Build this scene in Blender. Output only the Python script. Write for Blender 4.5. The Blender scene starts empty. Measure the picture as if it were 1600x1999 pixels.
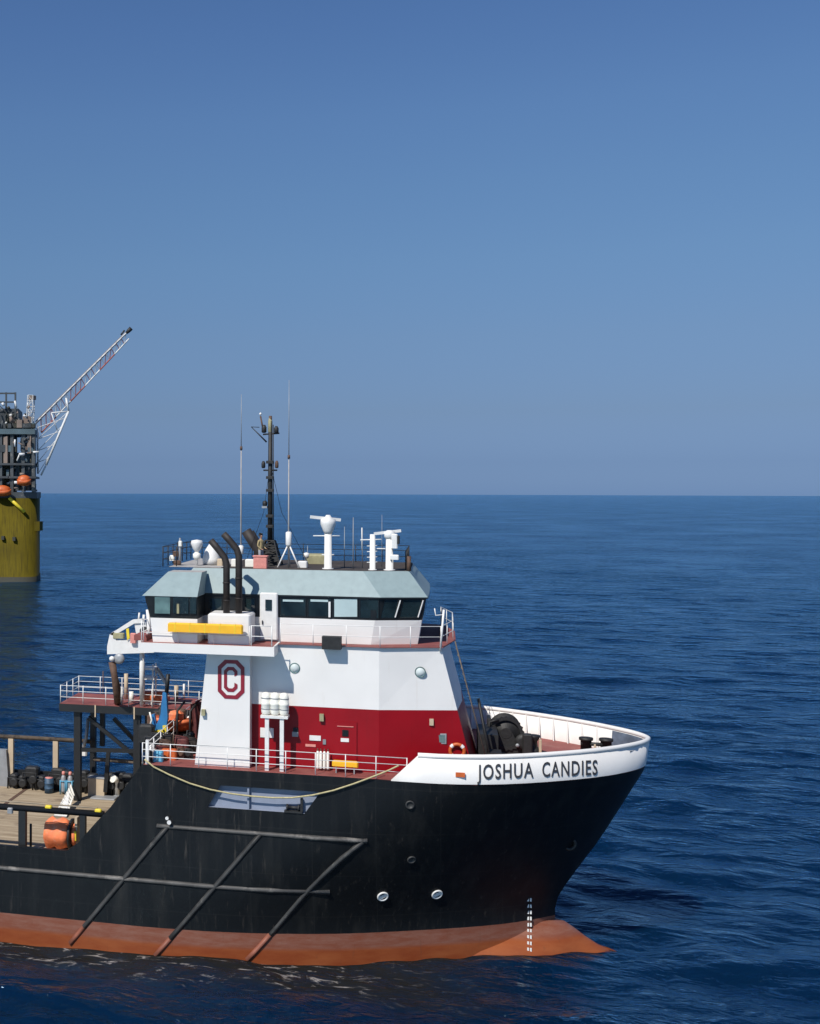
import bpy, bmesh, math, random
import numpy as np
from mathutils import Vector, Matrix
R = math.radians
S = bpy.context.scene
random.seed(4)
rng = np.random.default_rng(7)

# ---------------------------------------------------------------- camera, sky, sun, exposure
TH = R(15.4); FP = 2400.0; X0 = 200.0; Y0 = 959.0; H = 24.0; YC = -69.75; RHO = 0.0029
cs, sn = math.cos(TH), math.sin(TH)
cam_d = bpy.data.cameras.new('camera'); cam = bpy.data.objects.new('camera', cam_d)
S.collection.objects.link(cam); S.camera = cam
cam_d.sensor_fit = 'HORIZONTAL'; cam_d.sensor_width = 36.0
cam_d.lens = 36.0 * FP / 1600.0
cam_d.shift_x = (800.0 - X0) / 1600.0
cam_d.shift_y = -(999.5 - Y0) / 1600.0
cam_d.clip_end = 60000; cam_d.clip_start = 0.5
_r = Vector((cs, sn, 0)); _f = Vector((-sn, cs, 0)); _u = Vector((0, 0, 1))
r2 = (_r + _u * RHO).normalized(); u2 = (_u - _r * RHO).normalized()
cam.matrix_world = Matrix(((r2.x, u2.x, -_f.x, 0), (r2.y, u2.y, -_f.y, YC), (r2.z, u2.z, -_f.z, H), (0, 0, 0, 1)))

SUN_EL, SUN_AZ = R(48), R(25)          # azimuth from the beam (-Y) towards the stern (-X)
sdir = Vector((-math.cos(SUN_EL) * math.sin(SUN_AZ), -math.cos(SUN_EL) * math.cos(SUN_AZ), math.sin(SUN_EL)))
W = bpy.data.worlds.new('World'); S.world = W; W.use_nodes = True
nt = W.node_tree; nt.nodes.clear()
wo = nt.nodes.new('ShaderNodeOutputWorld'); bg = nt.nodes.new('ShaderNodeBackground')
sky = nt.nodes.new('ShaderNodeTexSky'); sky.sky_type = 'NISHITA'; sky.sun_disc = False
sky.sun_elevation = SUN_EL; sky.sun_rotation = math.atan2(sdir.x, sdir.y)
sky.altitude = 0; sky.air_density = 1.0; sky.dust_density = 0.3; sky.ozone_density = 3.0
hsv = nt.nodes.new('ShaderNodeHueSaturation')
hsv.inputs['Saturation'].default_value = 1.0
tc = nt.nodes.new('ShaderNodeTexCoord'); sx = nt.nodes.new('ShaderNodeSeparateXYZ')
cr = nt.nodes.new('ShaderNodeValToRGB')
nt.links.new(tc.outputs['Generated'], sx.inputs[0]); nt.links.new(sx.outputs['Z'], cr.inputs['Fac'])
mul = nt.nodes.new('ShaderNodeMix'); mul.data_type = 'RGBA'; mul.blend_type = 'MULTIPLY'; mul.inputs[0].default_value = 1.0
nt.links.new(sky.outputs[0], hsv.inputs['Color']); nt.links.new(hsv.outputs[0], mul.inputs[6]); nt.links.new(cr.outputs[0], mul.inputs[7])
nt.links.new(mul.outputs[2], bg.inputs[0]); nt.links.new(bg.outputs[0], wo.inputs[0])
bg.inputs[1].default_value = 0.10
SKYRAMP = [(0.0, (.228, .389, .884)), (.023, (.23, .349, .727)), (.063, (.315, .393, .622)), (.121, (.43, .508, .673)), (.178, (.512, .621, .759)), (.234, (.56, .69, .83)), (.287, (.59, .733, .897)), (.353, (.565, .724, .933)), (.7, (.42, .66, .92)), (1.0, (.36, .62, .9))]
cr.color_ramp.elements[1].position = 1.0; cr.color_ramp.elements[1].color = (*SKYRAMP[-1][1], 1)
cr.color_ramp.elements[0].position = 0.0; cr.color_ramp.elements[0].color = (*SKYRAMP[0][1], 1)
for p, c in SKYRAMP[1:-1]: cr.color_ramp.elements.new(p).color = (*c, 1)
sun_d = bpy.data.lights.new('sun', 'SUN'); sun_d.energy = 4.9; sun_d.angle = R(0.55); sun_d.color = (1, 0.955, 0.89)
sun = bpy.data.objects.new('sun', sun_d); S.collection.objects.link(sun)
sun.rotation_euler = sdir.to_track_quat('Z', 'Y').to_euler()
S.view_settings.view_transform = 'Standard'; S.view_settings.look = 'None'
S.view_settings.exposure = 0.0; S.view_settings.gamma = 1.0
S.cycles.max_bounces = 6; S.cycles.use_denoising = True

# ---------------------------------------------------------------- photograph measures -> metres (x forward, y to port, z up)
def lev(px, py):
    dx, dy = px - X0, py - Y0
    return dx + RHO * dy, dy - RHO * dx
def P(px, py, Y):
    dx, dy = lev(px, py); d = Y - YC
    X = d * math.tan(math.atan(dx / FP) - TH); dep = -X * sn + d * cs
    return Vector((X, Y, H - dy * dep / FP))
def PX(px, Y, py=1300): return P(px, py, Y).x
def PZ(px, py, Z):
    dx, dy = lev(px, py); dep = (H - Z) * FP / dy; rt = dx * dep / FP
    return Vector((rt * cs - dep * sn, YC + rt * sn + dep * cs, Z))

# ---------------------------------------------------------------- materials
def mat(name, col, rough=0.5, metal=0.0, vary=0.12, scale=1.5, streak=None, bump=0.0, spec=0.5, dirt=None):
    m = bpy.data.materials.new(name); m.use_nodes = True; n = m.node_tree
    b = n.nodes['Principled BSDF']; b.inputs['Roughness'].default_value = rough; b.inputs['Metallic'].default_value = metal
    b.inputs['Specular IOR Level'].default_value = spec
    t = n.nodes.new('ShaderNodeNewGeometry')
    no = n.nodes.new('ShaderNodeTexNoise'); no.inputs['Scale'].default_value = scale; no.inputs['Detail'].default_value = 5
    n.links.new(t.outputs['Position'], no.inputs['Vector'])
    mp = n.nodes.new('ShaderNodeMapRange'); mp.inputs['To Min'].default_value = 1 - vary; mp.inputs['To Max'].default_value = 1 + vary
    mp.inputs['From Min'].default_value = .3; mp.inputs['From Max'].default_value = .7
    n.links.new(no.outputs['Fac'], mp.inputs['Value'])
    mx = n.nodes.new('ShaderNodeMix'); mx.data_type = 'RGBA'; mx.blend_type = 'MULTIPLY'; mx.inputs[0].default_value = 1
    mx.inputs[6].default_value = (*col, 1); n.links.new(mp.outputs[0], mx.inputs[7])
    out = mx.outputs[2]
    if streak:      # vertical runs of rust or salt: (colour, amount, threshold)
        vm = n.nodes.new('ShaderNodeVectorMath'); vm.operation = 'MULTIPLY'; vm.inputs[1].default_value = (2.2, 2.2, .16)
        n.links.new(t.outputs['Position'], vm.inputs[0])
        ns = n.nodes.new('ShaderNodeTexNoise'); ns.inputs['Scale'].default_value = 1.3; ns.inputs['Detail'].default_value = 6; ns.inputs['Roughness'].default_value = .65
        n.links.new(vm.outputs[0], ns.inputs['Vector'])
        ms = n.nodes.new('ShaderNodeMapRange'); ms.inputs['From Min'].default_value = streak[2]; ms.inputs['From Max'].default_value = streak[2] + .2
        ms.inputs['To Max'].default_value = streak[1]
        n.links.new(ns.outputs['Fac'], ms.inputs['Value'])
        m2 = n.nodes.new('ShaderNodeMix'); m2.data_type = 'RGBA'; n.links.new(ms.outputs[0], m2.inputs[0])
        n.links.new(out, m2.inputs[6]); m2.inputs[7].default_value = (*streak[0], 1); out = m2.outputs[2]
    if dirt:        # blotches: (colour, amount, threshold, scale)
        nd = n.nodes.new('ShaderNodeTexNoise'); nd.inputs['Scale'].default_value = dirt[3]; nd.inputs['Detail'].default_value = 8; nd.inputs['Roughness'].default_value = .7
        n.links.new(t.outputs['Position'], nd.inputs['Vector'])
        ms = n.nodes.new('ShaderNodeMapRange'); ms.inputs['From Min'].default_value = dirt[2]; ms.inputs['From Max'].default_value = dirt[2] + .12
        ms.inputs['To Max'].default_value = dirt[1]; n.links.new(nd.outputs['Fac'], ms.inputs['Value'])
        m2 = n.nodes.new('ShaderNodeMix'); m2.data_type = 'RGBA'; n.links.new(ms.outputs[0], m2.inputs[0])
        n.links.new(out, m2.inputs[6]); m2.inputs[7].default_value = (*dirt[0], 1); out = m2.outputs[2]
    n.links.new(out, b.inputs['Base Color'])
    if bump:
        bp = n.nodes.new('ShaderNodeBump'); bp.inputs['Strength'].default_value = bump; bp.inputs['Distance'].default_value = .03
        n.links.new(no.outputs['Fac'], bp.inputs['Height']); n.links.new(bp.outputs[0], b.inputs['Normal'])
    return m
M = {}
M['white'] = mat('white_paint', (.735, .715, .68), .45, vary=.035, scale=.6, streak=((.46, .36, .27), .35, .62), bump=.15)
M['white2'] = mat('white_gear_paint', (.70, .69, .66), .45, vary=.06, scale=3)
M['offwhite'] = mat('canister_plastic', (.78, .76, .68), .5, vary=.05, scale=4)
M['red'] = mat('red_paint', (.25, .0012, .006), .45, vary=.10, scale=.5, spec=.3, streak=((.13, .008, .008), .35, .58))
M['deck'] = mat('deck_red_paint', (.23, .065, .055), .75, vary=.16, scale=1.2, dirt=((.30, .16, .13), .6, .56, .8), bump=.2)
M['black'] = mat('black_paint', (.008, .009, .010), .55, vary=.15, scale=1, dirt=((.035, .03, .026), .6, .6, 1.4))
M['blackm'] = mat('black_machinery', (.014, .014, .014), .6, vary=.3, scale=6, bump=.4, dirt=((.08, .06, .04), .5, .62, 5))
M['exh'] = mat('sooty_steel', (.022, .017, .015), .65, vary=.3, scale=3, dirt=((.07, .04, .03), .5, .6, 4))
M['roof'] = mat('pale_green_roof', (.235, .305, .31), .5, vary=.06, scale=2.5, streak=((.18, .24, .25), .5, .54))
M['rooftop'] = mat('brown_roof_deck', (.045, .034, .026), .8, vary=.4, scale=4, dirt=((.22, .19, .16), .6, .60, 1.5))
M['greyroof'] = mat('grey_roof_deck', (.36, .34, .32), .8, vary=.15, scale=3)
M['band'] = mat('window_band', (.010, .012, .013), .35, vary=.1)
M['glass'] = mat('dark_glass', (.012, .022, .024), .04, vary=.5, scale=1.1, spec=.8)
M['pale_fill'] = mat('pale_window_fill', (.42, .53, .53), .3, vary=.06)  # pale teal tone for a window pane and strips
M['teal'] = mat('teal_glass', (.10, .17, .165), .08, vary=.35, scale=1.3, spec=.8)
M['yellow'] = mat('yellow_canvas', (.82, .44, .015), .55, vary=.06, scale=3)
M['yel2'] = mat('yellow_paint', (.72, .55, .03), .5)
M['orange'] = mat('orange_plastic', (.50, .10, .018), .5, vary=.15, scale=3, dirt=((.30, .14, .08), .5, .6, 2))
M['orangec'] = mat('faded_orange_cover', (.75, .19, .07), .7, vary=.22, scale=2.5, dirt=((.62, .32, .22), .8, .52, 2.2), bump=.6)
M['blue'] = mat('blue_paint', (.025, .16, .37), .45, vary=.15)
M['ltblue'] = mat('light_blue_paint', (.10, .35, .52), .5)
M['brown'] = mat('rusty_brown', (.10, .055, .035), .75, vary=.3, scale=4, dirt=((.2, .17, .14), .5, .58, 3))
M['rust'] = mat('weathered_rail', (.14, .105, .075), .75, vary=.3, scale=3, dirt=((.035, .03, .026), .9, .5, 1.7))
M['tan'] = mat('tan_paint', (.48, .38, .26), .7)
M['khaki'] = mat('khaki_canvas', (.30, .28, .16), .8, vary=.2, scale=5)
M['pink'] = mat('faded_red_box', (.62, .24, .20), .7, vary=.12, scale=6)
M['grey'] = mat('grey_steel', (.28, .29, .30), .5, .2, vary=.15)
M['rope'] = mat('yellow_rope', (.42, .36, .19), .8, vary=.2, scale=8)
M['skin'] = mat('skin', (.33, .18, .12), .6)
M['hair'] = mat('dark_hair', (.02, .016, .013), .7)
M['jacket'] = mat('tan_jacket', (.33, .26, .13), .8, vary=.15, scale=8)
M['trouser'] = mat('grey_trousers', (.34, .34, .36), .85)
M['boot'] = mat('brown_boots', (.05, .035, .025), .7)
M['letter'] = mat('dark_lettering', (.05, .05, .055), .5, vary=.15, scale=4)
M['crim'] = mat('crimson_paint', (.22, .006, .02), .45)
M['fender'] = mat('fender_bar', (.035, .035, .034), .6, vary=.35, scale=1.2, dirt=((.13, .125, .115), .6, .58, 1.6))
M['fenderr'] = mat('fender_bar_red', (.22, .075, .045), .6, vary=.2, scale=2)
M['recess'] = mat('recess_shade_blue', (.22, .25, .32), .6, vary=.06, scale=2)  # grey-blue carries the shade inside a white recess

M['growthd'] = mat('dark_red_gear', (.10, .022, .02), .7, vary=.3, scale=5)
M['dullblue'] = mat('dull_blue', (.03, .07, .12), .6, vary=.3, scale=5)
M['bowgrey'] = mat('dark_blue_grey', (.11, .14, .19), .6, vary=.3, scale=2)
M['rubworn'] = mat('worn_rub_rail', (.055, .053, .05), .6, vary=.35, scale=1.5, dirt=((.22, .205, .185), .7, .52, .7))
M['ppane'] = mat('pale_pane', (.56, .62, .61), .5, vary=.08, spec=.2)
def wood_mat():
    m = bpy.data.materials.new('deck_planks'); m.use_nodes = True; n = m.node_tree; b = n.nodes['Principled BSDF']
    b.inputs['Roughness'].default_value = .85
    g = n.nodes.new('ShaderNodeNewGeometry'); sp = n.nodes.new('ShaderNodeSeparateXYZ'); n.links.new(g.outputs['Position'], sp.inputs[0])
    def math_(op, a, bb):
        q = n.nodes.new('ShaderNodeMath'); q.operation = op
        for i, v in enumerate((a, bb)):
            if isinstance(v, (int, float)): q.inputs[i].default_value = v
            elif v is not None: n.links.new(v, q.inputs[i])
        return q.outputs[0]
    y = math_('MULTIPLY', sp.outputs['Y'], 1 / .28)
    fr = math_('FRACT', y, None); fl = math_('FLOOR', y, None)
    gap = math_('LESS_THAN', fr, .09)
    wn = n.nodes.new('ShaderNodeTexWhiteNoise'); wn.noise_dimensions = '1D'; n.links.new(fl, wn.inputs['W'])
    vm = n.nodes.new('ShaderNodeVectorMath'); vm.operation = 'MULTIPLY'; vm.inputs[1].default_value = (.35, 4, 1)
    n.links.new(g.outputs['Position'], vm.inputs[0])
    no = n.nodes.new('ShaderNodeTexNoise'); no.inputs['Scale'].default_value = 1.4; no.inputs['Detail'].default_value = 7; no.inputs['Roughness'].default_value = .65
    n.links.new(vm.outputs[0], no.inputs['Vector'])
    r = n.nodes.new('ShaderNodeValToRGB'); r.color_ramp.elements[0].position = .3; r.color_ramp.elements[1].position = .72
    r.color_ramp.elements[0].color = (.24, .175, .105, 1); r.color_ramp.elements[1].color = (.46, .37, .25, 1)
    n.links.new(math_('ADD', no.outputs['Fac'], math_('MULTIPLY', math_('SUBTRACT', wn.outputs['Value'], .5), .16)), r.inputs['Fac'])
    n2 = n.nodes.new('ShaderNodeTexNoise'); n2.inputs['Scale'].default_value = .5; n2.inputs['Detail'].default_value = 6
    n.links.new(g.outputs['Position'], n2.inputs['Vector'])
    mr = n.nodes.new('ShaderNodeMapRange'); mr.inputs['From Min'].default_value = .56; mr.inputs['From Max'].default_value = .68; mr.inputs['To Max'].default_value = .7
    n.links.new(n2.outputs['Fac'], mr.inputs['Value'])
    m1 = n.nodes.new('ShaderNodeMix'); m1.data_type = 'RGBA'; n.links.new(mr.outputs[0], m1.inputs[0]); n.links.new(r.outputs[0], m1.inputs[6]); m1.inputs[7].default_value = (.11, .07, .045, 1)
    m2 = n.nodes.new('ShaderNodeMix'); m2.data_type = 'RGBA'; n.links.new(math_('MULTIPLY', gap, .6), m2.inputs[0]); n.links.new(m1.outputs[2], m2.inputs[6]); m2.inputs[7].default_value = (.06, .04, .03, 1)
    n.links.new(m2.outputs[2], b.inputs['Base Color'])
    return m
M['wood'] = wood_mat()

def hull_mat():
    # painted hull: black topsides above a level boot line, red-brown antifouling below, real scuffs and rust runs
    m = bpy.data.materials.new('hull_paint'); m.use_nodes = True; n = m.node_tree; b = n.nodes['Principled BSDF']
    g = n.nodes.new('ShaderNodeNewGeometry'); sp = n.nodes.new('ShaderNodeSeparateXYZ'); n.links.new(g.outputs['Position'], sp.inputs[0])
    def noise(vec, scale, det=6, rough=.6):
        vm = n.nodes.new('ShaderNodeVectorMath'); vm.operation = 'MULTIPLY'; vm.inputs[1].default_value = vec
        n.links.new(g.outputs['Position'], vm.inputs[0]); q = n.nodes.new('ShaderNodeTexNoise')
        q.inputs['Scale'].default_value = scale; q.inputs['Detail'].default_value = det; q.inputs['Roughness'].default_value = rough
        n.links.new(vm.outputs[0], q.inputs['Vector']); return q.outputs['Fac']
    def rng_(v, a, bb, c=0., d=1.):
        q = n.nodes.new('ShaderNodeMapRange'); n.links.new(v, q.inputs['Value'])
        for k, x in zip(('From Min', 'From Max', 'To Min', 'To Max'), (a, bb, c, d)): q.inputs[k].default_value = x
        return q.outputs[0]
    def mixc(f, a, c):
        q = n.nodes.new('ShaderNodeMix'); q.data_type = 'RGBA'; n.links.new(f, q.inputs[0])
        for i, v in ((6, a), (7, c)):
            if isinstance(v, tuple): q.inputs[i].default_value = (*v, 1)
            else: n.links.new(v, q.inputs[i])
        return q.outputs[2]
    blk = mixc(rng_(noise((1, 1, .12), 1.2), .5, .75, 0, .8), (.0055, .0065, .0075), (.019, .019, .018))
    blk = mixc(rng_(noise((3, 3, .25), 1.7, 8, .7), .585, .76, 0, .75), blk, (.062, .054, .045))
    def seam(axis, step, wid):
        q = n.nodes.new('ShaderNodeMath'); q.operation = 'MULTIPLY'; n.links.new(sp.outputs[axis], q.inputs[0]); q.inputs[1].default_value = 1 / step
        w = n.nodes.new('ShaderNodeMath'); w.operation = 'FRACT'; n.links.new(q.outputs[0], w.inputs[0])
        l = n.nodes.new('ShaderNodeMath'); l.operation = 'LESS_THAN'; n.links.new(w.outputs[0], l.inputs[0]); l.inputs[1].default_value = wid / step
        k = n.nodes.new('ShaderNodeMath'); k.operation = 'MULTIPLY'; n.links.new(l.outputs[0], k.inputs[0]); k.inputs[1].default_value = .35; return k.outputs[0]
    blk = mixc(seam('X', 3.1, .045), blk, (.022, .022, .021)); blk = mixc(seam('Z', 2.35, .04), blk, (.022, .022, .021))
    red = mixc(rng_(noise((.4, .4, 1.5), 1.1), .35, .65), (.20, .043, .012), (.26, .072, .022))
    pale = mixc(rng_(noise((.5, .5, 2.5), 1.6, 8, .7), .4, .66), (.185, .060, .034), (.22, .100, .070))
    up = rng_(sp.outputs['Z'], .55, .75)
    red = mixc(up, red, pale)
    red = mixc(rng_(noise((2.5, 2.5, .3), 1.5, 8, .7), .6, .75, 0, .7), red, (.10, .045, .025))
    wob = n.nodes.new('ShaderNodeMath'); wob.operation = 'MULTIPLY_ADD'; n.links.new(noise((1, 1, 1), 2.5), wob.inputs[0]); wob.inputs[1].default_value = .03
    n.links.new(sp.outputs['Z'], wob.inputs[2])
    col = mixc(rng_(wob.outputs[0], 1.46, 1.475), red, blk)
    n.links.new(col, b.inputs['Base Color']); b.inputs['Roughness'].default_value = .45; b.inputs['Specular IOR Level'].default_value = .3
    bp = n.nodes.new('ShaderNodeBump'); bp.inputs['Strength'].default_value = .25; bp.inputs['Distance'].default_value = .05
    n.links.new(noise((.8, .8, .8), 1.1, 3), bp.inputs['Height']); n.links.new(bp.outputs[0], b.inputs['Normal'])
    return m
M['hull'] = hull_mat()

# ---------------------------------------------------------------- mesh builder
ORG = {}
class MB:
    def __init__(s): s.v = []; s.f = []; s.m = []; s.sm = []
    def add(s, vs, fs, mi=0, smooth=False):
        o = len(s.v); s.v += [Vector(v) for v in vs]
        for f in fs: s.f.append([o + i for i in f]); s.m.append(mi); s.sm.append(smooth)
        return s
    def box(s, a, b, mi=0):
        x0, x1 = sorted((a[0], b[0])); y0, y1 = sorted((a[1], b[1])); z0, z1 = sorted((a[2], b[2]))
        return s.add([(x0, y0, z0), (x1, y0, z0), (x1, y1, z0), (x0, y1, z0), (x0, y0, z1), (x1, y0, z1), (x1, y1, z1), (x0, y1, z1)],
                     [(0, 3, 2, 1), (4, 5, 6, 7), (0, 1, 5, 4), (1, 2, 6, 5), (2, 3, 7, 6), (3, 0, 4, 7)], mi)
    def cbox(s, c, d, mi=0, ch=.03):     # box with chamfered vertical and top edges
        x, y, z = d[0] / 2, d[1] / 2, d[2]
        ch = min(ch, x * .4, y * .4, z * .4)
        ring = lambda q, zz: [(c[0] + a * (x - q) , c[1] + b2 * (y - q - (0)), c[2] + zz) for a, b2 in ()]
        pts = []
        for zz, ins in ((0, 0), (z - ch, 0), (z, ch)):
            X, Yv = x - ins, y - ins
            for (a, b2) in ((-X + ch, -Yv), (X - ch, -Yv), (X, -Yv + ch), (X, Yv - ch), (X - ch, Yv), (-X + ch, Yv), (-X, Yv - ch), (-X, -Yv + ch)):
                pts.append((c[0] + a, c[1] + b2, c[2] + zz))
        fs = [tuple(range(7, -1, -1)), tuple(range(16, 24))]
        for l in (0, 8):
            for i in range(8): fs.append((l + i, l + (i + 1) % 8, l + 8 + (i + 1) % 8, l + 8 + i))
        return s.add(pts, fs, mi)
    def tube(s, pts, r, n=8, mi=0, cap=True):
        pts = [Vector(p) for p in pts]; rs = r if isinstance(r, (list, tuple)) else [r] * len(pts)
        vs = []; k = len(pts); ref = None
        for i, p in enumerate(pts):
            d = (pts[min(i + 1, k - 1)] - pts[max(i - 1, 0)]).normalized()
            if ref is None: ref = d.cross(Vector((0, 0, 1)) if abs(d.z) < .9 else Vector((1, 0, 0))).normalized()
            a = (ref - d * ref.dot(d)).normalized(); b = d.cross(a).normalized(); ref = a
            for j in range(n):
                t = 2 * math.pi * j / n; vs.append(p + (a * math.cos(t) + b * math.sin(t)) * rs[i])
        fs = [(i * n + j, i * n + (j + 1) % n, (i + 1) * n + (j + 1) % n, (i + 1) * n + j) for i in range(k - 1) for j in range(n)]
        s.add(vs, fs, mi, True)
        if cap: s.add([vs[j] for j in range(n)], [tuple(range(n))], mi); s.add([vs[(k - 1) * n + j] for j in range(n)], [tuple(reversed(range(n)))], mi)
        return s
    def beam(s, a, b, w, h=None, mi=0):
        a, b = Vector(a), Vector(b); h = h or w; d = (b - a).normalized()
        ref = Vector((0, 0, 1)) if abs(d.z) < .95 else Vector((0, 1, 0))
        q = d.cross(ref).normalized() * w / 2; p = q.cross(d).normalized() * h / 2
        vs = [e + q * i + p * j for e in (a, b) for i, j in ((-1, -1), (1, -1), (1, 1), (-1, 1))]
        return s.add(vs, [(0, 1, 2, 3), (7, 6, 5, 4), (0, 4, 5, 1), (1, 5, 6, 2), (2, 6, 7, 3), (3, 7, 4, 0)], mi)
    def lathe(s, c, prof, n=20, axis='z', mi=0):
        vs = []
        for r, h in prof:
            for j in range(n):
                t = 2 * math.pi * j / n; a, b = r * math.cos(t), r * math.sin(t)
                v = (a, b, h) if axis == 'z' else ((h, a, b) if axis == 'x' else (a, h, b))
                vs.append(Vector(c) + Vector(v))
        fs = [(i * n + j, i * n + (j + 1) % n, (i + 1) * n + (j + 1) % n, (i + 1) * n + j) for i in range(len(prof) - 1) for j in range(n)]
        s.add(vs, fs, mi, True); k = len(prof)
        if prof[0][0] > 1e-4: s.add(vs[:n], [tuple(range(n))], mi)
        if prof[-1][0] > 1e-4: s.add(vs[(k - 1) * n:], [tuple(range(n))], mi)
        return s
    def prism(s, poly0, poly1, mi=0, m_top=None, m_bot=None):
        n = len(poly0)
        s.add(list(poly0) + list(poly1), [(i, (i + 1) % n, n + (i + 1) % n, n + i) for i in range(n)], mi)
        s.add(poly0, [tuple(reversed(range(n)))], mi if m_bot is None else m_bot); s.add(poly1, [tuple(range(n))], mi if m_top is None else m_top)
        return s
    def sheet(s, poly, th, mi=0):       # polygon in an x-z plane at given y -> slab of thickness th in +y
        n = len(poly); b = [Vector(p) + Vector((0, th, 0)) for p in poly]
        return s.prism([Vector(p) for p in poly], b, mi)
    def torus(s, c, R_, r, axis='y', n=28, k=8, mi=0, a0=0, a1=2 * math.pi):
        pts = []
        for i in range(n + 1):
            t = a0 + (a1 - a0) * i / n; a, b = R_ * math.cos(t), R_ * math.sin(t)
            pts.append(Vector(c) + Vector((a, 0, b) if axis == 'y' else ((a, b, 0) if axis == 'z' else (0, a, b))))
        return s.tube(pts, r, k, mi, cap=False)
    def build(s, name, ms, parent=None, loc=None):
        me = bpy.data.meshes.new(name); ms = ms if isinstance(ms, (list, tuple)) else [ms]
        if loc is None:
            xs = [v.x for v in s.v]; ys = [v.y for v in s.v]; zs = [v.z for v in s.v]
            loc = Vector(((min(xs) + max(xs)) / 2, (min(ys) + max(ys)) / 2, min(zs)))
        loc = Vector(loc)
        me.from_pydata([v - loc for v in s.v], [], s.f)
        for m in ms: me.materials.append(M[m] if isinstance(m, str) else m)
        me.polygons.foreach_set('material_index', s.m); me.polygons.foreach_set('use_smooth', s.sm)
        bm = bmesh.new(); bm.from_mesh(me); bmesh.ops.remove_doubles(bm, verts=bm.verts, dist=1e-5)
        bmesh.ops.recalc_face_normals(bm, faces=bm.faces); bm.to_mesh(me); bm.free()
        o = bpy.data.objects.new(name, me); S.collection.objects.link(o)
        ORG[o] = loc; o.location = loc
        if parent is not None: o.parent = parent; o.location = loc - ORG[parent]
        return o
def tag(o, label=None, cat=None, group=None, kind=None):
    if label: o['label'] = label
    if cat: o['category'] = cat
    if group: o['group'] = group
    if kind: o['kind'] = kind
    return o
def thing(name, loc, label, cat, group=None):
    o = bpy.data.objects.new(name, None); S.collection.objects.link(o); o.location = loc; ORG[o] = Vector(loc)
    o.empty_display_size = .5
    return tag(o, label, cat, group)
def dup(root, off, label=None):
    c = root.copy(); S.collection.objects.link(c); c.location = root.location + Vector(off); ORG[c] = ORG[root] + Vector(off)
    if label: c['label'] = label
    for ch in root.children:
        d = ch.copy(); S.collection.objects.link(d); d.parent = c; ORG[d] = ORG[ch] + Vector(off)
        for g in ch.children:
            e = g.copy(); S.collection.objects.link(e); e.parent = d
    return c
def dup_part(o, off):
    c = o.copy(); S.collection.objects.link(c); c.location = o.location + Vector(off); return c

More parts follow.
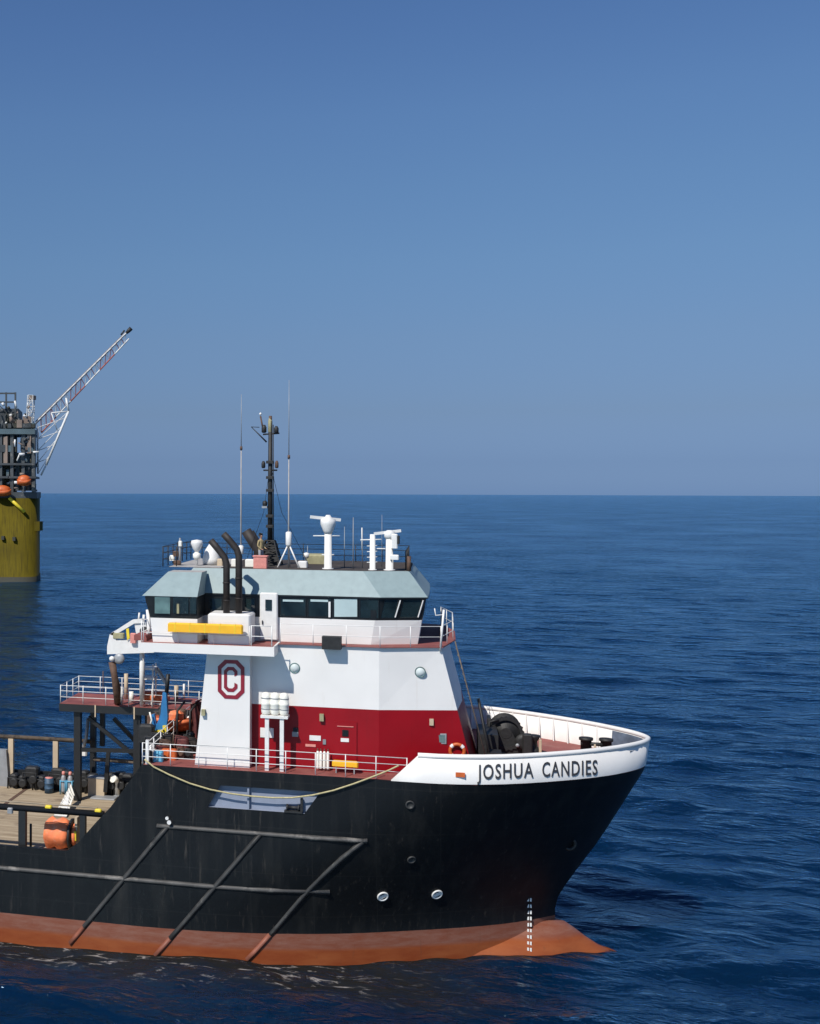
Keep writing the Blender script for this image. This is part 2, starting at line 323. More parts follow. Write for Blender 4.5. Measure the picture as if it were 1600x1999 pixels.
# ---------------------------------------------------------------- the sea: a real wave surface, finer near, coarser far, out to the horizon
def build_sea():
    r = [4.0]
    while r[-1] < 46: r.append(r[-1] * 1.09)
    while r[-1] < 12800: r.append(r[-1] * (1.0048 if r[-1] < 900 else 1.015))
    r = np.array(r)
    c0 = math.pi / 2 + TH                      # azimuth of the view's level axis
    fine = np.arange(-R(38), R(14), .0026)
    a = np.concatenate([fine + c0, np.linspace(R(14), 2 * math.pi - R(38), 60)[1:-1] + c0])
    na, nr = len(a), len(r)
    A, RR = np.meshgrid(a, r); X = RR * np.cos(A); Y = YC + RR * np.sin(A)
    cell = np.maximum(np.gradient(r)[:, None] * np.ones_like(A), RR * .0026)
    Z = np.full_like(X, -.1)
    wd = R(100)
    for k in range(140):
        lam = .9 * (15 / .9) ** (rng.random() ** 1.1)
        th = wd + rng.normal() * .62; kx, ky = math.cos(th) * 2 * math.pi / lam, math.sin(th) * 2 * math.pi / lam
        amp = .0043 * lam ** .72 * (0.6 + .8 * rng.random())
        fade = np.clip(lam / (cell * 3.2) - 1, 0, 1)
        ph = kx * X + ky * Y + rng.random() * 6.28
        Z += amp * fade * (np.sin(ph) + .22 * np.cos(2 * ph))
    co = np.stack([X, Y, Z], -1).reshape(-1, 3)
    i = np.arange(nr - 1)[:, None] * na; j = np.arange(na)[None, :]; j2 = (j + 1) % na
    F = np.stack([i + j, i + na + j, i + na + j2, i + j2], -1).reshape(-1, 4)
    co = np.vstack([co, [[0, YC, 0]]]); nv = len(co)
    T = np.stack([np.full(na, nv - 1), np.arange(na), (np.arange(na) + 1) % na], -1)
    me = bpy.data.meshes.new('sea'); me.vertices.add(nv); me.vertices.foreach_set('co', co.ravel().astype(np.float32))
    nl = len(F) * 4 + len(T) * 3; me.loops.add(nl)
    me.loops.foreach_set('vertex_index', np.concatenate([F.ravel(), T.ravel()]).astype(np.int32))
    me.polygons.add(len(F) + len(T))
    ls = np.concatenate([np.arange(len(F)) * 4, len(F) * 4 + np.arange(len(T)) * 3]).astype(np.int32)
    me.polygons.foreach_set('loop_start', ls)
    me.update(calc_edges=True); me.polygons.foreach_set('use_smooth', np.ones(len(F) + len(T), dtype=bool))
    bm = bmesh.new(); bm.from_mesh(me)
    bm.faces.ensure_lookup_table()
    if bm.faces[0].normal.z < 0:
        bmesh.ops.reverse_faces(bm, faces=bm.faces); bm.to_mesh(me)
    bm.free(); me.update()
    m = bpy.data.materials.new('sea_water'); m.use_nodes = True; n = m.node_tree; b = n.nodes['Principled BSDF']
    
    g = n.nodes.new('ShaderNodeNewGeometry')
    prev = None
    for (sc, dist, st, vec, det) in ((.13, 1.4, .9, (.8, 1.5, 1), 4), (.55, .45, .9, (.8, 1.5, 1), 4), (2.6, .09, .8, (.9, 1.3, 1), 3)):
        vm = n.nodes.new('ShaderNodeVectorMath'); vm.operation = 'MULTIPLY'; vm.inputs[1].default_value = vec
        n.links.new(g.outputs['Position'], vm.inputs[0])
        q = n.nodes.new('ShaderNodeTexNoise'); q.inputs['Scale'].default_value = sc; q.inputs['Detail'].default_value = det; q.inputs['Distortion'].default_value = .4
        n.links.new(vm.outputs[0], q.inputs['Vector'])
        bp = n.nodes.new('ShaderNodeBump'); bp.inputs['Strength'].default_value = st; bp.inputs['Distance'].default_value = dist
        n.links.new(q.outputs['Fac'], bp.inputs['Height'])
        pt_ = n.nodes.new('ShaderNodeTexNoise'); pt_.inputs['Scale'].default_value = .018; pt_.inputs['Detail'].default_value = 3; n.links.new(g.outputs['Position'], pt_.inputs['Vector'])
        pm_ = n.nodes.new('ShaderNodeMapRange'); pm_.inputs['From Min'].default_value = .35; pm_.inputs['From Max'].default_value = .65; pm_.inputs['To Min'].default_value = st * .55; pm_.inputs['To Max'].default_value = min(1, st * 1.15)
        n.links.new(pt_.outputs['Fac'], pm_.inputs['Value']); n.links.new(pm_.outputs[0], bp.inputs['Strength'])
        if prev: n.links.new(prev, bp.inputs['Normal'])
        prev = bp.outputs[0]
    n.nodes.remove(b)
    df = n.nodes.new('ShaderNodeSubsurfaceScattering'); df.inputs['Radius'].default_value = (2.5, 4, 6); df.inputs['Scale'].default_value = 1.0; df.inputs['Color'].default_value = (.0008, .0095, .031, 1)
    gs = n.nodes.new('ShaderNodeBsdfGlossy'); gs.inputs['Color'].default_value = (.58, .84, 1.0, 1); gs.inputs['Roughness'].default_value = .13
    fn = n.nodes.new('ShaderNodeFresnel'); fn.inputs['IOR'].default_value = 1.42; mxs = n.nodes.new('ShaderNodeMixShader')
    for q in (gs, fn): n.links.new(prev, q.inputs['Normal'])
    n.links.new(fn.outputs[0], mxs.inputs[0]); n.links.new(df.outputs[0], mxs.inputs[1]); n.links.new(gs.outputs[0], mxs.inputs[2])
    # brown painted for the red hull mirrored in and seen through churned water, and scraps of foam along the near side of the ship
    sp = n.nodes.new('ShaderNodeSeparateXYZ'); n.links.new(g.outputs['Position'], sp.inputs[0])
    def mr(v, a, b_, c=0., d=1.):
        q = n.nodes.new('ShaderNodeMapRange'); q.interpolation_type = 'SMOOTHSTEP'; n.links.new(v, q.inputs['Value'])
        for k, x in zip(('From Min', 'From Max', 'To Min', 'To Max'), (a, b_, c, d)): q.inputs[k].default_value = x
        return q.outputs[0]
    def mt(op, a, b_):
        q = n.nodes.new('ShaderNodeMath'); q.operation = op
        for i, v in enumerate((a, b_)):
            if isinstance(v, (int, float)): q.inputs[i].default_value = v
            else: n.links.new(v, q.inputs[i])
        return q.outputs[0]
    def nz(vec, sc, det, dis=0.):
        vm = n.nodes.new('ShaderNodeVectorMath'); vm.operation = 'MULTIPLY'; vm.inputs[1].default_value = vec; n.links.new(g.outputs['Position'], vm.inputs[0])
        q = n.nodes.new('ShaderNodeTexNoise'); q.inputs['Scale'].default_value = sc; q.inputs['Detail'].default_value = det; q.inputs['Roughness'].default_value = .65; q.inputs['Distortion'].default_value = dis
        n.links.new(vm.outputs[0], q.inputs['Vector']); return q.outputs['Fac']
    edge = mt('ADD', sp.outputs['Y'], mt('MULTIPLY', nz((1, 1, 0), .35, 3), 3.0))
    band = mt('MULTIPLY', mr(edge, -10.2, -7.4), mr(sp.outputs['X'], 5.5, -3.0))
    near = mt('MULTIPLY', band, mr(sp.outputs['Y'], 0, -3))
    hull_refl = n.nodes.new('ShaderNodeBsdfDiffuse'); hull_refl.inputs['Color'].default_value = (.016, .015, .012, 1)
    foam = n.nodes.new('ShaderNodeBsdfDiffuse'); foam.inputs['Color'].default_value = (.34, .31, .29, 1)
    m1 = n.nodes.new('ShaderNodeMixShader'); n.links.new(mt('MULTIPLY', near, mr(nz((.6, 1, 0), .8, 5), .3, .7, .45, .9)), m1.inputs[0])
    n.links.new(mxs.outputs[0], m1.inputs[1]); n.links.new(hull_refl.outputs[0], m1.inputs[2])
    fo = mt('MULTIPLY', mr(nz((.55, 1.5, 0), 1.3, 9, 1.4), .56, .69, 0, .85), mt('MULTIPLY', near, mr(sp.outputs['X'], 0, -7, .25, 1)))
    m2 = n.nodes.new('ShaderNodeMixShader'); n.links.new(fo, m2.inputs[0]); n.links.new(m1.outputs[0], m2.inputs[1]); n.links.new(foam.outputs[0], m2.inputs[2])
    n.links.new(m2.outputs[0], n.nodes['Material Output'].inputs['Surface'])
    me.materials.append(m)
    o = bpy.data.objects.new('sea', me); S.collection.objects.link(o); o['kind'] = 'structure'; o['label'] = 'deep blue choppy open sea out to the horizon'
    return o, m
sea, M['sea'] = build_sea()

# ---------------------------------------------------------------- the ship
HB = 7.75; ZD = 9.85; ZM = 4.5; ZW = 16.2
def interp(tab, x):
    return float(np.interp(x, [t[0] for t in tab], [t[1] for t in tab]))
def smooth_tab(tab):
    xs = np.array([t[0] for t in tab], float); ys = np.array([t[1] for t in tab], float)
    h = np.diff(xs); d = np.diff(ys) / h; m = np.zeros(len(xs)); m[0] = d[0]; m[-1] = d[-1]
    for i in range(1, len(xs) - 1): m[i] = 0 if d[i - 1] * d[i] <= 0 else 2 * d[i - 1] * d[i] / (d[i - 1] + d[i])
    def fn(x):
        x = min(max(x, xs[0]), xs[-1]); i = min(int(np.searchsorted(xs, x, 'right')) - 1, len(xs) - 2)
        t = (x - xs[i]) / h[i]
        return ((2 * t**3 - 3 * t**2 + 1) * ys[i] + (t**3 - 2 * t**2 + t) * h[i] * m[i] + (-2 * t**3 + 3 * t**2) * ys[i + 1] + (t**3 - t**2) * h[i] * m[i + 1])
    return fn
STEM = []
for px, py in ((1083, 1797), (1083, 1764), (1092, 1742), (1130, 1690), (1170, 1638), (1215, 1568), (1258, 1500), (1265, 1472), (1268, 1447)):
    p = P(px, py, 0); STEM.append((p.z, p.x))
STEM = [(-4, STEM[0][1] - .3), (-1, STEM[0][1])] + STEM
stem_x = lambda z: interp(STEM, z)
tabD = smooth_tab([(0, 0), (.012, .07), (.05, .18), (.12, .31), (.2, .43), (.33, .58), (.46, .70), (.60, .815), (.75, .91), (.9, .972), (1.05, 1.0), (9, 1.0)])
tabW = smooth_tab([(0, 0), (.02, .05), (.1, .22), (.2, .38), (.32, .53), (.45, .68), (.56, .79), (.735, .91), (.89, .975), (1.05, 1.0), (9, 1.0)])
def hb(x, z):
    k = min(max((z - 1.45) / (9.85 - 1.45), 0), 1); k = k * k * (3 - 2 * k) * .35 + k * .65
    L = 20 + (10.3 - 20) * k; u = max((stem_x(z) - x) / L, 0)
    return HB * ((1 - k) * tabW(u) + k * tabD(u))

ship = thing('supply_ship', (-20, 0, 0), 'black hulled offshore supply ship with white and red superstructure lying beside the yellow platform', 'ship')

# raised fore part of the hull as a curved shell, with a side opening left in it
XA = -14.85
op = [P(430, 1533, -HB), P(625, 1546, -HB), P(595, 1587, -HB), P(405, 1576, -HB)]
zo1 = (op[0].z + op[1].z) / 2; zo0 = (op[2].z + op[3].z) / 2
zl = [-3, -1.5, -.6, 0, .4, .8, 1.2, 1.45, 1.8, 2.4, 3.1, 3.8, 4.6, 5.4, 6.2, 7.0, zo0, (zo0 + zo1) / 2, zo1, 9.4, ZD]
us = [0, .003, .008, .016, .028, .045, .07, .1, .14, .18, .23, .28, .34, .4, .46, .53, .6, .67, .75, .83, .91, 1.0]
hm = MB()
for side in (-1, 1):
    vs = []
    for z in zl:
        xs_ = stem_x(z)
        for u in us:
            x = xs_ - (xs_ - XA) * u; vs.append((x, side * max(hb(x, z), .02), z))
    nu = len(us)
    hm.add(vs, [(i * nu + j, i * nu + j + 1, (i + 1) * nu + j + 1, (i + 1) * nu + j) for i in range(len(zl) - 1) for j in range(nu - 1)], 0, True)
hm.add([(XA + .02, -HB + .02, ZM - .6), (XA + .02, HB - .02, ZM - .6), (XA + .02, HB - .02, ZD - .1), (XA + .02, -HB + .02, ZD - .1)], [(0, 1, 2, 3)])
hull = hm.build('hull', 'hull', ship)
def cut_opening(o):
    me = o.data; bm = bmesh.new(); bm.from_mesh(me); off = ORG[o]
    pl = []
    for a, b in ((op[0], op[3]), (op[1], op[2])):
        d = (b - a).normalized(); nrm = Vector((d.z, 0, -d.x)); pl.append((a, nrm))
        bmesh.ops.bisect_plane(bm, geom=bm.verts[:] + bm.edges[:] + bm.faces[:], plane_co=a - off, plane_no=nrm, dist=1e-5)
    kill = []
    for f in bm.faces:
        c = f.calc_center_median() + off
        if c.y < -5 and zo0 < c.z < zo1 and (c - pl[0][0]).dot(pl[0][1]) * (c - pl[1][0]).dot(pl[1][1]) < 0: kill.append(f)
    bmesh.ops.delete(bm, geom=kill, context='FACES'); bm.to_mesh(me); bm.free()
cut_opening(hull)
# aft part: flat sides with low bulwark, raking up to the forecastle deck
sl = [P(130, 1663, -HB), P(152, 1645, -HB), P(190, 1602, -HB), P(216, 1575, -HB), P(262, 1512, -HB), P(276, 1490, -HB)]
ZB = 5.05
am = MB()
for side in (-1, 1):
    y = side * HB; pts = [(XA, y, -3), (XA, y, ZD), (sl[5].x, y, ZD - .02), (sl[4].x, y, sl[4].z), (sl[3].x, y, sl[3].z), (sl[2].x, y, sl[2].z), (sl[1].x, y, sl[1].z), (sl[0].x, y, ZB), (-75, y, ZB), (-75, y, -3)]
    pts = [p for p in pts]; am.sheet(pts, -side * .22)
am.box((-75, -HB + .23, -3), (-74.8, HB - .23, 4.4))
am.build('stern_hull', 'hull', ship)
MB().box((XA - .02, -HB + .25, ZM + .01), (XA - .12, HB - .25, ZD - .02)).build('bulkhead', 'black', ship)
# decks
MB().box((-74.7, -HB + .25, ZM - .3), (XA + .3, HB - .25, ZM)).build('cargo_deck', 'wood', ship)
dp = []
xs_ = stem_x(ZD) - .12
xx = [xs_ - .02, xs_ - .1, xs_ - .3, xs_ - .7, xs_ - 1.2] + list(np.linspace(xs_ - 2, XA, 22))
for x in xx: dp.append((x, -max(hb(x, ZD) - .02, .02)))
dpoly = dp + [(x, -y) for x, y in reversed(dp)]
MB().prism([(x, y, ZD - .06) for x, y in dpoly], [(x, y, ZD + .002) for x, y in dpoly]).build('forecastle_deck', 'deck', ship)
# steel runners and yellow marks on the cargo deck
for k, (px, py) in enumerate(((44, 1545), (-200, 1545))):
    p = PZ(px, py, ZM)
    MB().box((p.x - .12, -HB + .3, ZM + .002), (p.x + .12, HB - .3, ZM + .02)).build('deck_seam', 'brown', ship)
# bulb
bm_ = MB(); BX = [(-3, 4.9, 1.0), (0, 3.6, 1.15), (2, 3.2, 1.25), (4.4, 2.75, 1.38), (5.6, 2.25, 1.36), (6.4, 1.6, 1.17), (6.9, 1.25, .86), (7.4, 1.0, .50), (8.0, .68, .14), (8.6, .34, -.14), (8.95, .12, -.5), (9.3, .03, -1.2)]
vs = []
for x, w, t in BX:
    sec = [(0, t), (.30 * w, t * .93 - .05), (.62 * w, t * .62 - .12), (.9 * w, t * .2 - .1), (1.0 * w, -.35 if t > -.3 else t - .2), (1.05 * w, -1.4), (.8 * w, -3)]
    row = [(x, -a, b) for a, b in reversed(sec)] + [(x, a, b) for a, b in sec[1:]]
    vs += row
k = 13
bm_.add(vs, [(i * k + j, i * k + j + 1, (i + 1) * k + j + 1, (i + 1) * k + j) for i in range(len(BX) - 1) for j in range(k - 1)], 0, True)
bm_.build('bulbous_bow', 'hull', ship)
# recess behind the side opening
rm = MB(); y0, y1 = -HB + .012, -HB + .26
xa, xb = op[3].x - .1, op[1].x + .1
rm.add([(xa, y1, zo0), (xb, y1, zo0), (xb, y1, zo1), (xa, y1, zo1)], [(0, 1, 2, 3)])
rm.add([(xa, y0, zo0), (xb, y0, zo0), (xb, y1, zo0), (xa, y1, zo0)], [(0, 1, 2, 3)])
rm.add([(xa, y0, zo1), (xb, y0, zo1), (xb, y1, zo1), (xa, y1, zo1)], [(0, 1, 2, 3)])
rm.add([(xa, y0, zo0), (xa, y1, zo0), (xa, y1, zo1), (xa, y0, zo1)], [(0, 1, 2, 3)])
rm.add([(xb, y0, zo0), (xb, y1, zo0), (xb, y1, zo1), (xb, y0, zo1)], [(0, 1, 2, 3)])
xp = PX(482, -HB, 1555); rm.box((xp, y0 + .05, zo0 + .01), (xp + .1, y1 - .01, zo1 - .01))
rec = rm.build('side_recess', 'recess', ship)
wm = MB(); w = P(578, 1578, -HB - .02)
wm.lathe((w.x - .5, w.y + .1, zo0 + .25), [(.16, 0), (.16, .08), (.08, .1), (.08, .55), (.16, .58), (.16, .66)], 14, 'x')
wm.box((w.x - .6, w.y - .05, zo0 + .01), (w.x + .3, w.y + .25, zo0 + .1)); wm.box((w.x + .2, w.y, zo0 + .1), (w.x + .32, w.y + .2, zo0 + .75))
wm.build('mooring_winch', 'blackm', rec)
# fenders: long rub rails and slanted bars
def on_hull(px, py, out=.1):
    y = -HB
    for _ in range(12):
        p = P(px, py, y); y = -hb(p.x, p.z) - out if p.x > XA else -HB - out
    return P(px, py, y)
def rail_line(px0, py0, px1, py1, w, n=10, mi='fender', name='rub_rail', h=.2):
    m_ = MB(); pts = [on_hull(px0 + (px1 - px0) * t / n, py0 + (py1 - py0) * t / n, .05) for t in range(n + 1)]
    m_.tube(pts, w, 8); return m_.build(name, mi, ship)
zr = P(300, 1718, -HB).z
def rub(z, xa_, xb_, r):
    pts = []
    for x in np.linspace(xa_, xb_, 24): pts.append((x, -hb(x, z) + .02 if x > XA else -HB + .02, z))
    MB().tube(pts, r * .95, 4).build('rub_rail', 'rubworn', ship)
rub(3.83, -74, PX(640, -HB, 1748), .16); rub(6.72, PX(306, -HB, 1612), PX(716, -HB, 1642), .15)
for (a, b) in (((327, 1614), (137, 1842)), ((508, 1629), (303, 1866)), ((708, 1643), (482, 1874))):
    n_ = 14; pts = []
    for t in range(n_ + 1):
        s_ = t / n_; px = a[0] + (b[0] - a[0]) * s_; py = a[1] + (b[1] - a[1]) * s_
        if a[0] == 708: px += -26 * math.sin(math.pi * s_) * (1 - s_) * .9
        pts.append(on_hull(px, py, .0))
    i_ = next(i for i, p in enumerate(pts) if p.z < 1.4)
    m_ = MB(); m_.tube(pts[:i_ + 1], .14, 4, 0); m_.tube(pts[i_:], .14, 4, 1); m_.build('fender_bar', ['fender', 'fenderr'], ship)
# white bulwark round the bow
ZT = 11.12
b0 = P(763, 1525, -HB).x; b1 = P(798, 1480, -HB).x
bw = MB(); TH_ = .16
def hbb(x): # half breadth of the bulwark, nearly plumb above the deck edge
    return hb(x, ZD)
xt = stem_x(ZD) - .02
par = [0, .0015, .004, .008, .014, .022, .035, .05, .075, .1, .14, .18, .24, .3, .36, .43, .5, .58, .66, .74, .82, .9, 1.0]
def brow(side):
    rows = []
    for u in par:
        x = xt - (xt - b0) * u; y = hb(x, ZD)
        k_ = .55 * max(0, 1 - u / .5)               # slight flare forward
        tx = stem_x(ZT) - stem_x(ZD)
        xo = x + tx * max(0, 1 - u * 6); 
        top = ZT if x > b1 else ZD + (ZT - ZD) * max(0, (x - b0) / (b1 - b0))
        rows.append(((x, side * (y + .01)), (xo, side * (y + .03)), top, y))
    return rows
R1 = brow(-1); R2 = brow(1); rows = list(reversed(R1)) + R2[1:]
xb_in = lambda p, q: (p[0] - q, p[1])
outer = [(Vector((a[0], a[1], ZD - .03)), Vector((b[0], b[1], t))) for a, b, t, y in rows]
cen = Vector((2, 0, 0)); inner = []
n_ = len(outer)
for i, (a, b) in enumerate(outer):
    d = outer[min(i + 1, n_ - 1)][1] - outer[max(i - 1, 0)][1]; d.z = 0; nn = Vector((-d.y, d.x, 0)).normalized() if d.length > 1e-6 else Vector((-1, 0, 0))
    if nn.dot(cen - b) < 0: nn = -nn
    inner.append((Vector((a.x, a.y, ZD - .03)) + nn * TH_, b + nn * TH_))
vs = []
for (a, b), (c, d) in zip(outer, inner): vs += [a, b, d, c]
fs = []
for i in range(n_ - 1):
    for j in range(3): fs.append((i * 4 + j, i * 4 + j + 1, (i + 1) * 4 + j + 1, (i + 1) * 4 + j))
bw.add(vs, fs, 0, True); bw.add(vs[:4], [(0, 1, 2, 3)]); bw.add(vs[-4:], [(3, 2, 1, 0)])
bul = bw.build('bulwark', 'white', ship)
cap = MB(); cap.tube([(o_[1] + i_[1]) / 2 + Vector((0, 0, .02)) for o_, i_ in zip(outer, inner) if o_[1].z > ZT - .01], .13, 8); cap.build('cap_rail', 'white', bul)
# stiffeners on the far inner side
for px in (905, 920, 948, 972, 997, 1022, 1046, 1071, 1096, 1121, 1146):
    x = P(px, 1440, HB).x; y = hb(x, ZD) - TH_
    MB().prism([(x - .03, y, ZD), (x + .03, y, ZD), (x + .03, y - .3, ZD), (x - .03, y - .3, ZD)], [(x - .03, y, ZT - .05), (x + .03, y, ZT - .05), (x + .03, y - .06, ZT - .05), (x - .03, y - .06, ZT - .05)]).build('stiffener', 'white', bul)
# dark blue-grey sheet over the inner bulwark in the very bow
gl = MB(); sel = [i for i in range(n_) if inner[i][1].x > P(1178, 1440, 4.6).x]
vs = []
for i in sel:
    q = (cen - inner[i][1]); q.z = 0; q = q.normalized() * .02
    vs += [inner[i][0] + q + Vector((0, 0, .04)), inner[i][1] + q - Vector((0, 0, .1))]
gl.add(vs, [(2 * i, 2 * i + 1, 2 * i + 3, 2 * i + 2) for i in range(len(sel) - 1)], 0, True); gl.build('bow_grey_sheet', 'bowgrey', bul)
# name on the bow
def text_mesh(txt, bold=0.0, space=1.0):
    c = bpy.data.curves.new('t', 'FONT'); c.body = txt; c.size = 1; c.offset = bold; c.resolution_u = 3; c.space_character = space
    o = bpy.data.objects.new('t', c); S.collection.objects.link(o)
    dg = bpy.context.evaluated_depsgraph_get(); me = bpy.data.meshes.new_from_object(o.evaluated_get(dg)); bpy.data.objects.remove(o); return me
def wrap_text(txt, fn, name, m_, parent, bold=.012, space=1.0, maxe=.12):
    me = text_mesh(txt, bold, space); bm = bmesh.new(); bm.from_mesh(me)
    xs = [v.co.x for v in bm.verts]; ys = [v.co.y for v in bm.verts]; x0_, x1_, y0_, y1_ = min(xs), max(xs), 0.0, max(ys)
    mb = MB(); pts = [fn((v.co.x - x0_) / (x1_ - x0_), (v.co.y - y0_) / (y1_ - y0_)) for v in bm.verts]
    bm.verts.index_update(); mb.add(pts, [[v.index for v in f.verts] for f in bm.faces]); bm.free()
    return mb.build(name, m_, parent)
xn0, xn1 = P(931, 1505, -7.5).x, None
def name_fn(u, v, a=931, b=1166):
    uu = u; px = a + (b - a) * u; u = (px - 931) / 235; pyb = 1521.5 - 9.5 * u; pyt = 1492.5 - 9.5 * u
    py = pyb + (pyt - pyb) * v; y = -7
    for _ in range(14):
        p = P(px, py, y); y = -hb(p.x, ZD) - .05
    return Vector((p.x, y, P(px, py, y).z))
wrap_text('JOSHUA', lambda u, v: name_fn(u, v, 931, 1041), 'name_lettering', 'letter', bul, .014, 1.16); wrap_text('CANDIES', lambda u, v: name_fn(u, v, 1058, 1166), 'name_lettering', 'letter', bul, .014, 1.16)
# anchor pocket light, fairlead
q = name_fn(-.14, .1)
MB().box((q.x - .22, q.y - .03, q.z + .08), (q.x + .22, q.y + .02, q.z + .30)).build('fairlead', 'orange', bul)
fl_ = []
for t in np.linspace(0, 1, 8):
    y = -2
    for _ in range(12):
        p = P(1228 + 34 * t, 1467 - 12 * t, y); y = -hb(min(p.x, xt), ZD) - .05
    fl_.append(p)
MB().tube(fl_, .05, 6).build('bow_chock', 'black', bul)
def on_skin(m_, p):
    e = .15; dx_ = (-hb(p.x + e, p.z) + hb(p.x - e, p.z)) / (2 * e); dz_ = (-hb(p.x, p.z + e) + hb(p.x, p.z - e)) / (2 * e)
    nn = Vector((dx_, -1, dz_)).normalized(); tx_ = Vector((0, 0, 1)).cross(nn).normalized() * -1; tz_ = nn.cross(tx_) * -1
    if tz_.z < 0: tz_ = -tz_
    if tx_.x < 0: tx_ = -tx_
    m_.v = [p + tx_ * v.x - nn * v.y + tz_ * v.z for v in m_.v]; return m_
def bulb_y(x, z):
    i = max(0, min(len(BX) - 2, next((k for k in range(len(BX) - 1) if BX[k + 1][0] >= x), len(BX) - 2))); f_ = (x - BX[i][0]) / (BX[i + 1][0] - BX[i][0])
    w = BX[i][1] + (BX[i + 1][1] - BX[i][1]) * f_; t = BX[i][2] + (BX[i + 1][2] - BX[i][2]) * f_
    sec = [(t, 0), (t * .93 - .05, .30 * w), (t * .62 - .12, .62 * w), (t * .2 - .1, .9 * w), (-.35, w), (-1.4, 1.05 * w)]
    return 0 if z >= t else float(np.interp(-z, [-q[0] for q in sec], [q[1] for q in sec]))
# draught marks, thruster signs, ports on the hull
for k in range(9):
    py = 1756 + 12.2 * k; y = -2
    for _ in range(30):
        p = P(1033, py, y)
        y = .5 * y + .5 * (-max(hb(p.x, p.z), bulb_y(p.x, p.z)) - .05)
    m_ = MB(); s_ = .11
    m_.box((p.x - s_, y - .03, p.z - .085), (p.x - .02, y + .05, p.z + .085)); m_.box((p.x + .03, y - .03, p.z - .085), (p.x + s_, y + .05, p.z + .085))
    m_.build('draught_mark', 'white2', hull)
for px, py in ((747, 1750), (853, 1746)):
    p = on_hull(px, py, .04); m_ = MB()
    m_.torus((0, 0, 0), .25, .05, 'y', 22, 6); m_.beam((-.2, 0, -.12), (.2, 0, .12), .05, .2)
    on_skin(m_, on_hull(px, py, .02))
    m_.build('thruster_sign', 'white2', hull)
for px, py in ((800, 1571), (803, 1678)):
    p = on_hull(px, py, .0); m_ = MB(); m_.lathe((0, 0, 0), [(.22, .05), (.22, -.05), (.15, -.05), (.15, -.01), (.0, -.01)], 18, 'y'); on_skin(m_, p); m_.build('port_light', 'fender', hull)
p = on_hull(331, 1604, .1); m_ = MB(); m_.lathe(p, [(.07, .1), (.07, -.1), (.11, -.12), (.11, -.16)], 12, 'y'); m_.lathe(p - Vector((.12, 0, -.2)), [(.06, .1), (.06, -.1), (.09, -.12)], 12, 'y'); m_.build('fairlead_light', 'white2', hull)
ap = on_hull(1112, 1648, 0); m_ = MB(); m_.lathe((ap.x, ap.y + .1, ap.z), [(.34, .1), (.36, -.04), (.31, -.07), (.22, -.06), (.2, .1)], 20, 'y')
m_.build('hawse_pipe', 'black', hull)

# superstructure
def plan(z):
    """outline of the deckhouse at height z: the front leans back as it rises"""
    t = (z - ZD) / (ZW - ZD); xf = 1.62 + (0.0 - 1.62) * t; yf = -5.15 - .25 * t
    h_ = [(-11.4, -6.3), (-3.0, -6.3), (xf, yf), (xf + .28, -2.2)]
    return h_ + [(x, -y) for x, y in reversed(h_)]
ss = MB()
for z0, z1, mi in ((ZD, 13.02, 1), (13.02, ZW - .04, 0)):
    a = [(x, y, z0) for x, y in plan(z0)]; b = [(x, y, z1) for x, y in plan(z1)]; ss.prism(a, b, mi)
house = ss.build('superstructure', ['white', 'red'], ship)
Yw = -6.3
for px, py in ((575, 1304), (820, 1312)):
    yy = Yw if px < 700 else -5.75; p = P(px, py, yy)
    f = MB().torus((p.x, yy - .01, p.z), .25, .03, 'y', 24, 6).build('porthole', 'teal', house)
    MB().lathe((p.x, yy - .02, p.z), [(.24, .03), (.24, .0), (.0, .0)], 22, 'y').build('pane', 'ppane', f)
def wallbox(px0, py0, px1, py1, name, m_, d=.08, Y=Yw, parent=None, ch=True):
    a = P(px0, py0, Y - .01); b = P(px1, py1, Y - .01)
    mb = MB().box((a.x, Y + .02, b.z), (b.x, Y - d, a.z)); return mb.build(name, m_, parent or house)
dr = wallbox(652, 1408, 696, 1492, 'door', 'red', .07)
wallbox(668, 1424, 680, 1437, 'pane', 'band', .1, parent=dr); wallbox(665, 1440, 681, 1448, 'notice', 'white2', .09, parent=dr)
wallbox(658, 1416, 690, 1419, 'lintel', 'pink', .1, parent=dr)
for a in ((604, 1435, 626, 1446, 'notice', 'white2', .04), (630, 1443, 636, 1453, 'notice', 'grey', .05), (624, 1393, 632, 1407, 'wall_light', 'khaki', .18),
          (596, 1452, 616, 1458, 'notice', 'pink', .03), (572, 1420, 582, 1434, 'porthole_cover', 'band', .04)): wallbox(*a)
wallbox(508, 1420, 534, 1440, 'muster_sign', 'white2', .05)
f = wallbox(853, 1431, 871, 1452, 'window', 'grey', .06, Y=-5.45); wallbox(856, 1434, 868, 1449, 'pane', 'teal', .08, Y=-5.45, parent=f)
wallbox(838, 1402, 846, 1415, 'wall_light', 'tan', .2, Y=-5.5)
# black floodlight box at the deck edge
wallbox(630, 1240, 667, 1266, 'floodlight', 'blackm', .6, Y=-6.35)
wallbox(570, 1428, 582, 1438, 'notice', 'grey', .05)
